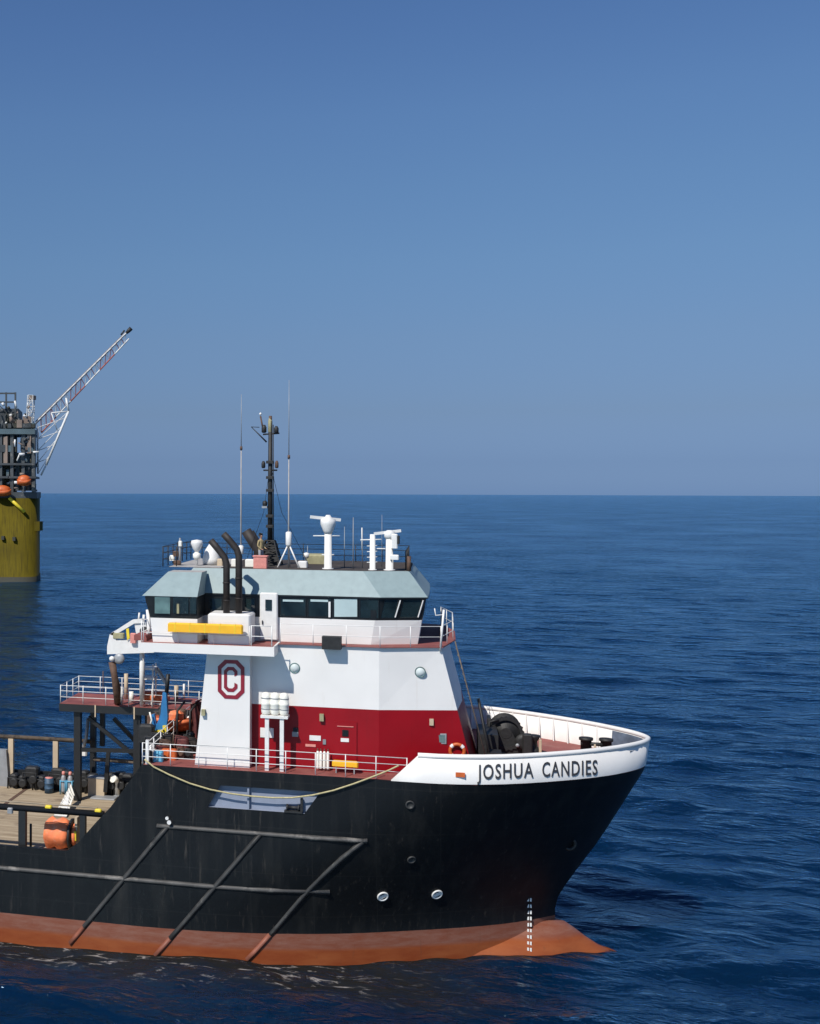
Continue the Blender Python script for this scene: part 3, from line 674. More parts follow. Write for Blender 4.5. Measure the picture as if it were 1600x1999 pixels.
# ladder and pipes at the front face
la = MB(); fr0 = Vector((.55, -4.9, ZW)); fr1 = Vector((2.25, -4.6, ZD))
for d_ in (0, .42): la.tube([fr0 + Vector((.15, d_, .2)), fr1 + Vector((.15, d_, 0))], .03, 6)
for k in range(20): q = fr0.lerp(fr1, (k + .5) / 20) + Vector((.15, 0, 0)); la.tube([q, q + Vector((0, .42, 0))], .02, 5)
la.build('front_ladder', 'rust', house)
pm = MB()
for k, (dy_, r_) in enumerate(((.8, .07), (1.2, .05), (2.5, .09))): pm.tube([(1.9, -4.9 + dy_, 13.2), (2.55, -4.9 + dy_, ZD)], r_, 6)
pm.box((2.3, -4.2, ZD), (3.0, -3.2, ZD + .9)); pm.box((1.9, -2.5, ZD), (2.9, .5, ZD + 1.5)); pm.build('front_pipework', 'blackm', house)

# pylon carrying the emblem and the exhausts
c0, c1, c2, c3 = PX(380, -7.05, 1490), PX(487, -7.05, 1500), PX(404, -7.05, 1280), PX(488, -7.05, 1280)
py_ = MB(); zt = 17.75
lo = [(c0, -7.05, ZD), (c1, -7.05, ZD), (c1, -4.6, ZD), (c0, -4.6, ZD)]; hi = [(c2, -7.05, ZW - .5), (c1, -7.05, ZW - .5), (c1, -4.6, ZW - .5), (c2, -4.6, ZW - .5)]
py_.prism(lo, hi); pyl = py_.build('funnel_casing', 'white', ship)
zb_ = P(430, 1458, -7.07).z
MB().box((c0 + .12, -7.075, zb_), (c1 - .003, -7.04, zb_ + .035)).build('weld_seam', 'grey', pyl)
wallbox(394, 1384, 401, 1396, 'wall_light', 'khaki', .2, Y=-7.05, parent=pyl)
# upper casing on the wing deck
u0, u1 = PX(405, -7.5, 1230), PX(488, -7.5, 1230)
MB().cbox(((u0 + u1) / 2, -6.6, ZW + .002), (u1 - u0, 1.8, 1.55), 0, .08).build('exhaust_casing', 'white', ship)
# emblem
def octo(cx, cz, w, h, c, Y, rev=False):
    return [Vector((cx + a, Y, cz + b)) for a, b in ((-w + c, h), (w - c, h), (w, h - c), (w, -h + c), (w - c, -h), (-w + c, -h), (-w, -h + c), (-w, h - c))]
e0 = P(451, 1326, -7.05); ew = (P(477, 1326, -7.05).x - P(425, 1326, -7.05).x) / 2; eh = (P(451, 1288, -7.05).z - P(451, 1364, -7.05).z) / 2
em = MB(); Ye = -7.075
A = octo(e0.x, e0.z, ew, eh, .36, Ye); B = octo(e0.x, e0.z, ew - .19, eh - .19, .28, Ye)
vs = A + B; em.add(vs, [(i, (i + 1) % 8, 8 + (i + 1) % 8, 8 + i) for i in range(8)])
A = octo(e0.x - .02, e0.z, ew - .34, eh - .36, .2, Ye); B = octo(e0.x - .02, e0.z, ew - .50, eh - .54, .1, Ye)
# open C: leave out the right side (faces between corners 2 and 3), shortened
vs = A + B; em.add(vs, [(i, (i + 1) % 8, 8 + (i + 1) % 8, 8 + i) for i in (0, 1, 3, 4, 5, 6, 7)])
hk = .2
em.add([A[2], B[2], B[2] - Vector((0, 0, hk)), A[2] - Vector((0, 0, hk))], [(0, 1, 2, 3)]); em.add([A[3], B[3], B[3] + Vector((0, 0, hk)), A[3] + Vector((0, 0, hk))], [(0, 1, 2, 3)])
em.build('emblem', 'crim', pyl)

# bridge deck and wing deck
xw0, xw1 = PX(270, -8, 1262), PX(535, -8, 1272)
wd = MB(); wd.box((xw0, -8.0, ZW - .47), (xw1, 8.0, ZW - .003), 0)
wd.box((xw0 + .1, -7.9, ZW - .003), (xw1 - .1, 7.9, ZW), 1)
wd.build('wing_deck', ['white', 'deck'], ship)
pd = [(xw1 + .01, -6.45), (-2.95, -6.45), (.12, -5.5), (.75, -2.2)]; pd = pd + [(x, -y) for x, y in reversed(pd)]
MB().prism([(x, y, ZW - .035) for x, y in pd], [(x, y, ZW) for x, y in pd], 0).build('bridge_deck', 'deck', ship)
# wheelhouse
zb, zs, zh, ze, zt2 = ZW, 17.45, 18.55, 18.64, 19.9
XE = -14.6
def whp(z):
    t = (z - zb) / (ze - zb); xn = -1.15 + .40 * t
    h_ = [(XE + .9, -5.45 - .05 * t), (-3.45 + .40 * t, -5.5 - .12 * t), (xn, -4.55 - .3 * t), (xn + .05, -2)]
    return h_ + [(x, -y) for x, y in reversed(h_)]
wh = MB()
wh.prism([(x, y, zb) for x, y in whp(zb)], [(x, y, zs) for x, y in whp(zs)], 0)
wh.prism([(x, y, zs + .001) for x, y in whp(zs)], [(x, y, zh) for x, y in whp(zh)], 1)
wheel = wh.build('wheelhouse', ['white', 'band'], ship)
def roofpoly(poly, ins, z): # offset simply towards the centre line and amidships
    xs = [p[0] for p in poly]; x0_, x1_ = min(xs), max(xs); out = []
    for x, y in poly: out.append((x - ins if x > (x0_ + x1_) / 2 + 3 else (x + ins if x < x0_ + .5 else x), y + ins * (1 if y < 0 else -1) * (1 if abs(y) > 3 else .0), z))
    return out
rp = whp(ze); rf = MB()
rp0 = [(x + (.1 if x > -5 else -.1), y * 1.015, ze - .08) for x, y in rp]; rp1 = [(x, y, ze) for x, y, z in rp0]
rf.prism(rp0, rp1, 1); rf.prism(rp1, roofpoly([(x, y) for x, y, z in rp1], .95, zt2), 0, m_top=2)
rf.build('roof', ['roof', 'band', 'rooftop'], wheel)
# strip along the white plating, windows on the near side
def side_y(x, z, out=.0):
    pl = whp(z)
    for (xa_, ya), (xb_, yb) in zip(pl[:2], pl[1:3]):
        if xa_ <= x <= xb_: return ya + (yb - ya) * (x - xa_) / (xb_ - xa_) - out
    return pl[2][1] - out
def pane(px0, px1, pyt, pyb, m_, name='window', lean=0):
    c = []
    for px, py in ((px0 + lean, pyt), (px1 + lean, pyt), (px1, pyb), (px0, pyb)):
        y = -5.5
        for _ in range(6): p = P(px, py, y); y = side_y(p.x, p.z, .03)
        c.append(P(px, py, y))
    fr = MB(); inn = []
    cen_ = sum(c, Vector()) / 4
    out_ = [q + (q - cen_).normalized() * .05 for q in c]
    fr.add([q - Vector((0, .02, 0)) for q in out_] + [q - Vector((0, .02, 0)) for q in c] , [(i, (i + 1) % 4, 4 + (i + 1) % 4, 4 + i) for i in range(4)])
    fr.add([q - Vector((0, .001, 0)) for q in c], [(0, 1, 2, 3)], 1)
    return fr.build(name, ['band', m_], wheel)
for a in ((410, 432, 1168, 1198, 'glass'), (478, 497, 1168, 1198, 'glass'), (548, 596, 1168, 1202, 'glass'), (602, 645, 1169, 1203, 'glass'), (652, 697, 1169, 1204, 'pale_fill'), (703, 738, 1171, 1206, 'glass')): pane(*a)
for a in ((743, 770, 1171, 1206, 'glass'), (780, 816, 1171, 1206, 'glass')): pane(*a, lean=8)
for px in (773, 818):    # pale wiper arms / slanted frames
    a = P(px + 8, 1172, side_y(PX(px, -5), 18.4, .08)); b = P(px - 2, 1205, side_y(PX(px, -5), 17.5, .08)); MB().beam(a, b, .06, .05).build('window_post', 'white2', wheel)
a = P(552, 1172, -5.62); b = P(592, 1174, -5.62)
for px0, px1 in ((552, 592), (606, 640)):
    a = P(px0, 1170, -5.6); b = P(px1, 1175, -5.6); MB().box((a.x, -5.63, b.z), (b.x, -5.61, a.z)).build('pale_fill', 'pale_fill', wheel)
MB().box((PX(641, -5.6, 1190), -5.64, zs + .1), (PX(645, -5.6, 1190), -5.61, 18.35)).build('window_post', 'white2', wheel)
# front windows
for k in range(5):
    y_ = -3.8 + k * 1.55; MB().add([(-1.15 + .40 * .56 + .09, y_, zs + .1), (-1.15 + .4 * .56 + .09, y_ + 1.3, zs + .1), (-.75 + .09, y_ + 1.3, zh - .1), (-.75 + .09, y_, zh - .1)], [(0, 1, 2, 3)]).build('window', 'glass', wheel)
# white door with rounded pane
xd0, xd1 = PX(506, -5.9, 1200), PX(541, -5.9, 1200)
dm = MB().cbox(((xd0 + xd1) / 2, -5.62, ZW + .12), (xd1 - xd0, .3, 2.42), 0, .12); door = dm.build('door', 'white2', wheel)
pp = P(524, 1181, -5.8); MB().cbox((pp.x, -5.79, pp.z - .28), (.34, .04, .56), 0, .03).build('pane', 'glass', door)
MB().beam((xd0 + .15, -5.82, 17.1), (xd0 + .15, -5.82, 17.3), .05).build('handle', 'blackm', door)
# wing house on the near side (and its twin on the far side)
wx0, wx1 = PX(293, -7.55, 1250), PX(385, -7.55, 1250)
for side in (-1, 1):
    w_ = MB(); yo, yi = side * 7.55, side * 5.6
    w_.prism([(wx0 + .15, yo, ZW + .002), (wx1, yo, ZW + .002), (wx1, yi, ZW + .002), (wx0 + .15, yi, ZW + .002)], [(wx0, yo, zs), (wx1, yo, zs), (wx1, yi, zs), (wx0, yi, zs)], 0)
    w_.prism([(wx0, yo, zs + .001), (wx1, yo, zs + .001), (wx1, yi, zs + .001), (wx0, yi, zs + .001)], [(wx0 - .28, yo - side * -.1, zh), (wx1, yo + side * .1, zh), (wx1, yi, zh), (wx0 - .28, yi, zh)], 1)
    wi = w_.build('wing_house', ['white', 'band'], ship)
    r_ = MB(); e_ = [(wx0 - .4, yo + side * .15, ze - .05), (wx1 + .02, yo + side * .15, ze - .05), (wx1 + .02, yi, ze - .05), (wx0 - .4, yi, ze - .05)]
    t_ = [(wx0 + .7, yo - side * 1.1, zt2 - .12), (wx1 + .02, yo - side * 1.1, zt2 - .12), (wx1 + .02, yi - side * .6, zt2 - .12), (wx0 + .7, yi - side * .6, zt2 - .12)]
    r_.prism(e_, t_, 0, m_top=1); r_.build('roof', ['roof', 'greyroof'], wi)
    if side < 0:
        for px0, px1, mm in ((302, 332, 'teal'), (338, 368, 'glass'), (371, 383, 'glass')):
            a = P(px0, 1164, -7.64); b = P(px1, 1198, -7.6)
            MB().box((a.x, -7.62, b.z), (b.x, -7.655, a.z)).build('window', mm, wi)
        a = P(345, 1190, -7.66); MB().box((a.x, -7.66, a.z - .2), (a.x + .12, -7.67, a.z + .3)).build('sticker', 'khaki', wi)
# greyish aft part of the roof with clutter
MB().box((PX(328, -4.5, 1110), -4.3, zt2 + .004), (PX(430, -4.5, 1110), 4.3, zt2 + .02)).build('roof_plating', 'greyroof', ship)
# exhausts
def pipe(pts, r, name='exhaust_pipe', m_='exh', parent=ship, n=14): return MB().tube(pts, r, n).build(name, m_, parent)
Yx = -7.0
for (bx, top) in ((442, ((442, 1100), (438, 1088), (424, 1070), (411, 1055))), (466, ((466, 1085), (462, 1072), (448, 1055), (436, 1042)))):
    pts = [P(bx, 1197, Yx)] + [P(a, b, Yx + .1) for a, b in top]
    o = pipe(pts, .175)
    for f_ in (.25, .6): q = pts[0].lerp(pts[1], f_); MB().lathe(q, [(.205, 0), (.205, .06)], 14).build('clamp', 'exh', o)
pts = [P(505, 1108, 2), P(505, 1075, 2), P(495, 1060, 2), P(480, 1036, 2)]; pipe(pts, .3)
pts = [P(510, 1108, 3.2), P(511, 1075, 3.2), P(500, 1062, 3.2), P(487, 1040, 3.2)]; pipe(pts, .3)
# main mast: black lattice foot and slim pole
def truss(mb, a, b, wa, wb, n, r, mi=0, br=None):
    a, b = Vector(a), Vector(b); d = (b - a).normalized(); ref = Vector((1, 0, 0)) if abs(d.x) < .8 else Vector((0, 1, 0))
    u = (ref - d * ref.dot(d)).normalized(); v = d.cross(u); br = br or r * .6; pr = None
    for i in range(n + 1):
        t = i / n; w_ = wa + (wb - wa) * t; c = a.lerp(b, t); ring = [c + u * w_ * p + v * w_ * q for p, q in ((-.5, -.5), (.5, -.5), (.5, .5), (-.5, .5))]
        if pr:
            for k in range(4):
                mb.tube([pr[k], ring[k]], r, 5, mi, False); mb.tube([pr[k], ring[(k + 1) % 4]] if i % 2 else [pr[(k + 1) % 4], ring[k]], br, 4, mi, False)
        for k in range(4): mb.tube([ring[k], ring[(k + 1) % 4]], br, 4, mi, False)
        pr = ring
Ym = -1.0; mb0 = P(528, 1108, Ym)
mm_ = MB(); base = Vector((mb0.x, Ym, zt2)); pt = P(527, 1055, Ym); ptop = P(527, 812, Ym); xm = pt.x
truss(mm_, (xm, Ym, zt2), (xm, Ym, pt.z), 1.25, .5, 5, .05, 0, .035)
mm_.prism([(xm - .45, Ym - .3, zt2), (xm + .55, Ym - .3, zt2), (xm + .55, Ym + .4, zt2), (xm - .45, Ym + .4, zt2)], [(xm - .12, Ym - .1, pt.z), (xm + .18, Ym - .1, pt.z), (xm + .18, Ym + .2, pt.z), (xm - .12, Ym + .2, pt.z)])
mm_.tube([(xm, Ym, pt.z - .2), (xm, Ym, ptop.z - .3)], [.15, .11], 10)
for pz_ in (905, 935, 960, 1010, 1030): mm_.cbox((xm, Ym - .1, P(527, pz_, Ym).z), (.42, .3, .16), 0, .03)
mm_.tube([(xm + .2, Ym - .12, pt.z), (xm + .17, Ym - .12, ptop.z - .5)], .03, 5)
mast = mm_.build('signal_mast', 'blackm', ship)
def mz(py): return P(527, py, Ym).z
def mx(px): return P(px, 900, Ym).x
MB().tube([(mx(514), Ym, mz(918)), (mx(541), Ym, mz(918))], .05, 6).build('yard', 'blackm', mast); yd = MB(); yd.tube([(mx(513), Ym, mz(848)), (mx(545), Ym, mz(846))], .05, 6)
yd.tube([(mx(520), Ym, mz(863)), (mx(490), Ym, mz(833))], [.05, .02], 5); yd.tube([(mx(490), Ym, mz(833)), (mx(506), Ym, mz(834))], .02, 5)
yd.build('yard', 'blackm', mast)
def lamp(px, py, h=.35, r=.11, mt='blackm'):
    c = Vector((mx(px), Ym, mz(py))); MB().lathe(c, [(r * .6, 0), (r, .05), (r, h * .7), (r * .5, h), (0, h)], 10).build('mast_lamp', mt, mast)
for a in ((514, 914, .4), (540, 914, .42, .1, 'brown'), (515, 845, .45, .14), (539, 846, .4, .13), (527, 845, .9, .12, 'khaki'), (517, 988, .3, .14)): lamp(*a)
MB().tube([(mx(513), Ym, mz(838)), (mx(508), Ym, mz(812))], .05, 6).build('wind_sensor', 'brown', mast)
MB().lathe((mx(508), Ym, mz(808)), [(0, -.1), (.09, 0), (0, .1)], 10).build('wind_cap', 'white2', mast)
MB().tube([(xm, Ym, ptop.z - .4), (xm, Ym, ptop.z)], .09, 8).build('mast_head', 'brown', mast)
MB().box((mx(512), Ym - .2, mz(992)), (mx(522), Ym + .2, mz(988))).build('lamp_bracket', 'grey', mast)
st = MB()
for dx_, e_ in ((-1.6, 540), (2.0, 541)): st.tube([(xm, Ym, mz(905)), (xm + dx_ * .28, Ym + .6, mz(1000)), (xm + dx_, Ym + 1.4, zt2)], .012, 4)
st.build('stay', 'blackm', mast)
# tall whip antennas
def whip(px, Y, pyb, pym, pyt, tri=True):
    b_ = P(px, pyb, Y); x = b_.x; m_ = P(px, pym, Y).z; t_ = P(px, pyt, Y).z
    o = MB().tube([(x, Y, zt2), (x, Y, m_)], [.045, .028], 8).build('whip_antenna', 'greyroof', ship)
    MB().tube([(x, Y, m_), (x, Y, t_)], [.028, .012], 6).build('whip', 'grey', o)
    MB().lathe((x, Y, m_ - .1), [(.07, 0), (.07, .2)], 8).build('collar', 'brown', o)
    return x, o
x, o = whip(563, -3.0, 1108, 892, 742)
tp = MB()
for a, b in ((-.55, -.3), (.6, -.3), (0, .6)): tp.tube([(x, -3.0, zt2 + 1.3), (x + a, -3.0 + b, zt2 + .02)], .045, 6)
tp.lathe((x, -3.0, zt2 + 1.15), [(.12, 0), (.16, .1), (.16, .75), (.08, .8)], 12); tp.build('tripod', 'white2', o)
b_ = MB().cbox((x + .75, -2.9, zt2 + .02), (.5, .5, .35), 0, .05); b_.build('antenna_tuner', 'white2', o)
x, o = whip(470, -2.0, 1100, 875, 770)
MB().lathe((x, -2.0, P(470, 1082, -2).z), [(.1, 0), (.15, .05), (.15, .45), (.07, .5)], 12).build('insulator', 'white2', o)
for px, Y, t_, r_ in ((672, -2, 1028, .03), (689, -3, 1010, .035), (707, -2, 1030, .03), (745, -1, 1005, .02), (600, 2, 1065, .03)):
    p = P(px, 1105, Y); tt = P(px, t_, Y); MB().tube([(p.x, Y, zt2), (p.x, Y, tt.z)], [r_, r_ * .5], 6).build('rod_antenna', 'grey', ship)
# radar masts
def radar(px, Y, pyt, r, bar, barz, parts_, name='radar_mast'):
    x = P(px, 1060, Y).x; z1 = P(px, pyt, Y).z
    o = MB().tube([(x, Y, zt2), (x, Y, zt2 + .06), (x, Y, zt2 + .06), (x, Y, z1)], [r * 1.5, r * 1.5, r, r * .92], 14).build(name, 'white2', ship)
    return x, z1, o
x, z1, o = radar(640, -3.7, 1030, .2, None, None, None)
MB().lathe((x, -3.7, P(640, 1042, -3.7).z), [(.2, 0), (.26, .15), (.4, .5), (.4, .75), (.2, .85), (.1, 1.0)], 16).build('radar_gearbox', 'white2', o)
a = P(606, 1009, -3.9); b = P(664, 1015, -3.3); MB().beam(a, b, .18, .16).build('radar_scanner', 'white2', o)
MB().tube([P(611, 1046, -3.7), P(663, 1046, -3.7)], .035, 6).build('cross_arm', 'white2', o)
MB().tube([P(628, 1083, -3.7), P(652, 1083, -3.7)], .04, 6).build('foot_peg', 'white2', o)
x, z1, o = radar(727, -3.9, 1043, .15, None, None, None)
pg = MB()
for py in (1066, 1077, 1088, 1098): pg.tube([P(716, py, -3.9), P(736, py - 1, -3.9)], .025, 5)
pg.build('foot_peg', 'white2', o)
MB().tube([P(703, 1054, -3.9), P(744, 1053, -3.9)], .035, 6).build('cross_arm', 'white2', o)
MB().tube([P(706, 1030, -3.9), P(706, 1074, -3.9)], .025, 6).build('aerial', 'white2', o)
x, z1, o = radar(760, -3.8, 1048, .2, None, None, None)
a = P(730, 1042, -3.9); b = P(782, 1036, -3.6); MB().beam(a, b, .18, .14).build('radar_scanner', 'white2', o)
MB().lathe((x, -3.8, z1 - .1), [(.2, 0), (.28, .1), (.28, .35), (.12, .45)], 14).build('radar_gearbox', 'white2', o)
q = P(770, 1070, -3.8); MB().cbox((q.x, -3.9, q.z), (.32, .4, .75), 0, .05).build('searchlight', 'white2', o)
q = P(776, 1062, -3.8); MB().cbox((q.x, -3.9, q.z), (.22, .35, .45), 0, .04).build('lamp_hood', 'blackm', o)
MB().tube([P(735, 1071, -3.8), P(752, 1071, -3.8)], .03, 6).build('cross_arm', 'white2', o)
q = P(770, 1092, -3.8); MB().cbox((q.x, -3.9, q.z), (.45, .4, .25), 0, .05).build('junction_box', 'white2', o)
# roof clutter
q = P(798, 1108, -3.9); MB().tube([(q.x, -3.9, zt2), (q.x, -3.9, P(798, 1086, -3.9).z)], [.12, .1], 8).build('navigation_light', 'brown', ship)
dome = P(384, 1102, -3); m_ = MB().tube([(dome.x, -3, zt2), (dome.x, -3, zt2 + 1.1)], .07, 8).build('satellite_dish', 'white2', ship)
MB().lathe((dome.x, -3, P(385, 1068, -3).z), [(.05, -.35), (.22, -.1), (.34, .2), (.3, .36), (0, .42)], 16).build('dish', 'white2', m_)
MB().lathe((dome.x, -3, P(385, 1092, -3).z), [(.12, 0), (.22, .1), (.22, .3), (.1, .4)], 12).build('motor', 'offwhite', m_)
q = P(413, 1095, -2); MB().lathe((q.x, -2, zt2 + .05), [(.5, 0), (.52, .3), (.36, .8), (.15, 1.12), (0, 1.18)], 20).build('radome', 'white2', ship)
q = P(351, 1100, -3); o = MB().tube([(q.x, -3, zt2), (q.x, -3, P(351, 1050, -3).z)], [.09, .05], 8).build('instrument_post', 'grey', ship)
for px, py, w in ((343, 1082, .3), (336, 1090, .28), (352, 1062, .18), (346, 1100, .4)): q = P(px, py, -3); MB().cbox((q.x, -3, q.z - .12), (w, .25, .3), 0, .04).build('instrument', 'offwhite' if w < .29 else 'brown', o)
q = P(620, 1096, 1.5); MB().cbox((q.x, 1.5, zt2), (1.3, 1.2, .55), 0, .1).build('vent_cowl', 'khaki', ship)
q = P(598, 1100, 1.0); MB().lathe((q.x, 1.0, zt2), [(.1, 0), (.1, .35), (.18, .4), (.16, .6), (0, .65)], 12).build('gps_dome', 'white2', ship)
for px, w, mt in ((460, .45, 'offwhite'), (488, .5, 'offwhite'), (430, .3, 'tan')):
    q = P(px, 1104, -2.6); MB().cbox((q.x, -2.6, zt2), (w, .4, .4), 0, .04).build('roof_locker', mt, ship)
def railing(pts, h, rails, post_every, m_, rr=.022, pr=.026, name='railing', parent=ship):
    mb = MB(); pts = [Vector(p) for p in pts]
    for z in rails: mb.tube([p + Vector((0, 0, z)) for p in pts], rr, 6)
    o = mb.build(name, m_, parent); first = None
    for a, b in zip(pts, pts[1:]):
        n = max(1, round((b - a).length / post_every))
        for i in range(n + (1 if b is pts[-1] else 0)):
            c = a.lerp(b, i / n)
            MB().tube([c, c + Vector((0, 0, h))], pr, 6).build('post', m_, o)
    return o
railing([(PX(318, -3.9, 1100), 3.9, zt2), (PX(318, -3.9, 1100), -3.9, zt2), (PX(345, -3.9, 1100), -4.0, zt2)], 1.1, (.4, .75, 1.08), 1.3, 'blackm', .02, .03, 'roof_railing')
railing([(PX(345, 3.9, 1100), 4.1, zt2), (-1.8, 4.1, zt2), (-1.8, -3.2, zt2)], 1.0, (.35, .7, .98), 1.6, 'blackm', .02, .025, 'roof_railing')
# windbreak at roof front
MB().box((-1.75, -3.4, zt2), (-1.7, 3.6, zt2 + .42)).build('roof_coaming', 'blackm', ship)
# forecastle railing along the near edge
ry = -HB + .12
railing([(PX(277, -HB, 1480), ry, ZD), (b1 - .1, ry, ZD)], 1.12, (.4, .76, 1.1), 1.42, 'white2', .02, .026, 'deck_railing')
railing([(XA + .15, ry, ZD), (XA + .15, 7.4, ZD)], 1.12, (.4, .76, 1.1), 1.6, 'white2', .02, .028, 'deck_railing')
MB().box((XA + .1, ry - .02, ZD), (XA + .26, ry + .14, ZD + 1.25)).build('gate_post', 'white2', ship)
# bridge-deck railings
railing([(PX(490, -7.9, 1250), -7.85, ZW), (PX(530, -7.9, 1250), -7.85, ZW)], 1.05, (.5, 1.03), .7, 'white2', .022, .03, 'bridge_railing')
railing([(xw1 + .1, -6.38, ZW), (-2.95, -6.38, ZW), (.0, -5.45, ZW), (.62, -2.2, ZW), (.62, 2.2, ZW), (.0, 5.45, ZW)], 1.05, (.5, 1.03), 1.55, 'white2', .018, .024, 'bridge_railing')
railing([(xw0 + .12, 7.8, ZW), (xw0 + .12, -7.8, ZW)], 1.1, (.5, 1.08), 1.3, 'white2', .025, .03, 'bridge_railing')
MB().box((.02, 5.3, ZW + .02), (.06, -1.2, ZW + .95)).build('shade_panel', 'blue' if False else 'blackm', ship)  # black panel stands in for the far bulwark lying in shade
q0 = P(859, 1262, -5.5); q1 = P(866, 1190, -5.5); mm2 = MB().tube([(q0.x, -5.5, ZW - .2), q1], .055, 8).build('light_post', 'white2', ship)
MB().tube([q1 + Vector((0, 0, -.25)), q1 + Vector((-.4, 0, -.3)), q1 + Vector((-.45, 0, .05))], .03, 6).build('post_arm', 'white2', mm2)
# yellow rolled banner on the wing rail
# ------------- helicopter-like red platform on black legs
ZP = 10.65
ya, yb = 4.2, 8.4
pxa, pxb = P(115, 1375, ya).x, P(388, 1395, ya).x
pf = MB(); pf.box((pxa, ya, ZP - .5), (pxb, yb, ZP - .03), 0); pf.box((pxa + .05, ya + .05, ZP - .03), (pxb - .05, yb - .05, ZP), 1)
plat = pf.build('red_platform', ['black', 'deck'], ship)
railing([(pxb, ya + .08, ZP), (pxa + .08, ya + .08, ZP), (pxa + .08, yb - .08, ZP), (pxb, yb - .08, ZP)], 1.15, (.4, .78, 1.12), 1.45, 'white2', .018, .028, 'platform_railing', ship)
for px, mt in ((186, 'rust'), (262, 'rust')):
    q = P(px, 1390, ya); MB().box((q.x - .04, ya - .04, ZP - .75), (q.x + .04, ya - .005, ZP)).build('bracket', 'tan', plat)
def leg(px, Y, z0, w=.42):
    x = PX(px, Y, 1470); return MB().box((x - w / 2, Y - w / 2, z0), (x + w / 2, Y + w / 2, ZP - .501)).build('leg', 'black', plat), x
_, l1 = leg(152, 4.7, ZM); _, l2 = leg(268, 4.7, ZM); _, l3 = leg(182, 7.9, ZM, .36); _, l4 = leg(200, 7.6, 7.4, .3); _, l5 = leg(289, 7.9, ZM, .36)
for a, b, w in ((P(172, 1400, 4.9), P(266, 1478, 4.9), .22), (P(222, 1402, 7.6), P(268, 1450, 7.6), .24), ((l1, 4.7, P(152, 1463, 4.7).z), (l2, 4.7, P(268, 1466, 4.7).z), .23), (P(212, 1462, 6), P(206, 1545, 6), .25)): MB().beam(a, b, w).build('brace', 'black', plat)
o = MB().tube([P(172, 1403, 6.5), P(168, 1440, 6.5), P(162, 1462, 6.5)], .12, 8).build('hydraulic_arm', 'grey', plat)
MB().cbox(P(162, 1474, 6.5), (.55, .4, .35), 0, .08).build('clamp', 'white2', o)
# lights and posts on the platform
def post(px, pyb, pyt, Y, r, mt, name='post', z0=ZP, parent=ship):
    x = P(px, (pyb + pyt) / 2, Y).x; z1 = P(px, pyt, Y).z; return MB().tube([(x, Y, z0), (x, Y, z1)], r, 10).build(name, mt, parent)
for a in ((236, 1372, 1341, 5.0, .16, 'white2'), (246, 1360, 1315, 7, .13, 'tan'), (256, 1372, 1350, 5.6, .16, 'offwhite'), (201, 1360, 1310, 8.2, .03, 'brown'), (344, 1390, 1338, 7.5, .14, 'tan'), (359, 1370, 1335, 8.2, .07, 'white2')): post(*a, name='bollard', parent=plat)
# ------------- cargo rails
def crail(pz, Y, xa_, xb_, r, mt):
    return MB().tube([(xa_, Y, pz), (xb_, Y, pz)], r, 10).build('cargo_rail', mt, ship)
zn = P(90, 1581, -7.3).z
cr1 = crail(zn, -7.3, -74, PX(196, -7.3, 1590) + .2, .17, 'black')
for px in (44, -240, -520): x = PX(px, -7.3, 1620); MB().box((x - .2, -7.42, ZM), (x + .2, -7.12, zn - .1)).build('stanchion', 'black', cr1)
x = PX(60, -6.4, 1640); MB().tube([(x, -6.4, ZM), (x, -6.4, P(60, 1608, -6.4).z)], .07, 8).build('stanchion', 'black', cr1)
x = PX(163, -7.2, 1620); MB().box((x - .15, -7.42, ZM), (x + .15, -7.12, zn - .1)).build('stanchion', 'black', cr1)
zf = P(70, 1441, 7.2).z; cr2 = crail(zf, 7.2, -74, l1 + .2, .14, 'rust')
for px in (22, 109, -66, -170): x = PX(px, 7.2, 1480); MB().box((x - .17, 7.06, ZM), (x + .17, 7.34, zf - .1)).build('stanchion', 'tan' if px > 0 else 'rust', cr2)
z2 = P(200, 1483, 7.2).z; crail(z2, 7.2, l1 + .3, XA + 1.5, .13, 'rust')
for dz, xa_ in ((0, 0),):
    MB().tube([(-74, -7.25, zn + .3), (PX(190, -7.25, 1580), -7.25, zn + .3)], .04, 6).build('handrail', 'tan', cr1)
for px in (95, 192, -60): p = P(px, 1574, -7.3); MB().cbox((p.x, -7.3, zn + .13), (.36, .26, .14), 0, .05).build('yellow_pad', 'yel2', cr1)
p = P(20, 1580, -7.5); MB().cbox((p.x, -7.5, p.z - .2), (.3, .2, .3), 0, .05).build('lamp', 'grey', cr1)
# gear along the far side of the cargo deck
for i in range(16):
    px = 30 + i * 17; h_ = random.uniform(.7, 1.45); w_ = random.uniform(.5, 1.0); x = PX(px, 7.1, 1510)
    if x > XA - .6: break
    m_ = MB(); m_.cbox((x, 6.85 + .3 * random.random(), ZM), (w_, .7, h_), 0, .1)
    m_.lathe((x + w_ * .3, 6.5, ZM + h_ * .5), [(.22, -.25), (.28, -.2), (.28, .1), (.1, .15)], 12, 'y')
    m_.tube([(x - w_ / 2, 6.4, ZM), (x - w_ / 2, 6.4, ZM + h_ * .8), (x + w_ / 2, 6.4, ZM + h_ * .8), (x + w_ / 2, 6.4, ZM)], .05, 6)
    m_.build('deck_machinery', 'blackm', ship)
MB().box((-74.5, 7.5, ZM), (XA - .2, 7.7, ZM + 1.0)).build('far_bulwark', 'black', ship)
m_ = MB(); q = PX(8, 7.0, 1490); m_.prism([(q - .3, 6.8, ZM), (q + .4, 6.8, ZM), (q + .4, 7.2, ZM), (q - .3, 7.2, ZM)], [(q - .6, 6.8, ZM + 2.4), (q + .2, 6.8, ZM + 2.4), (q + .2, 7.2, ZM + 2.4), (q - .6, 7.2, ZM + 2.4)]); m_.build('deck_pillar', 'grey', ship)

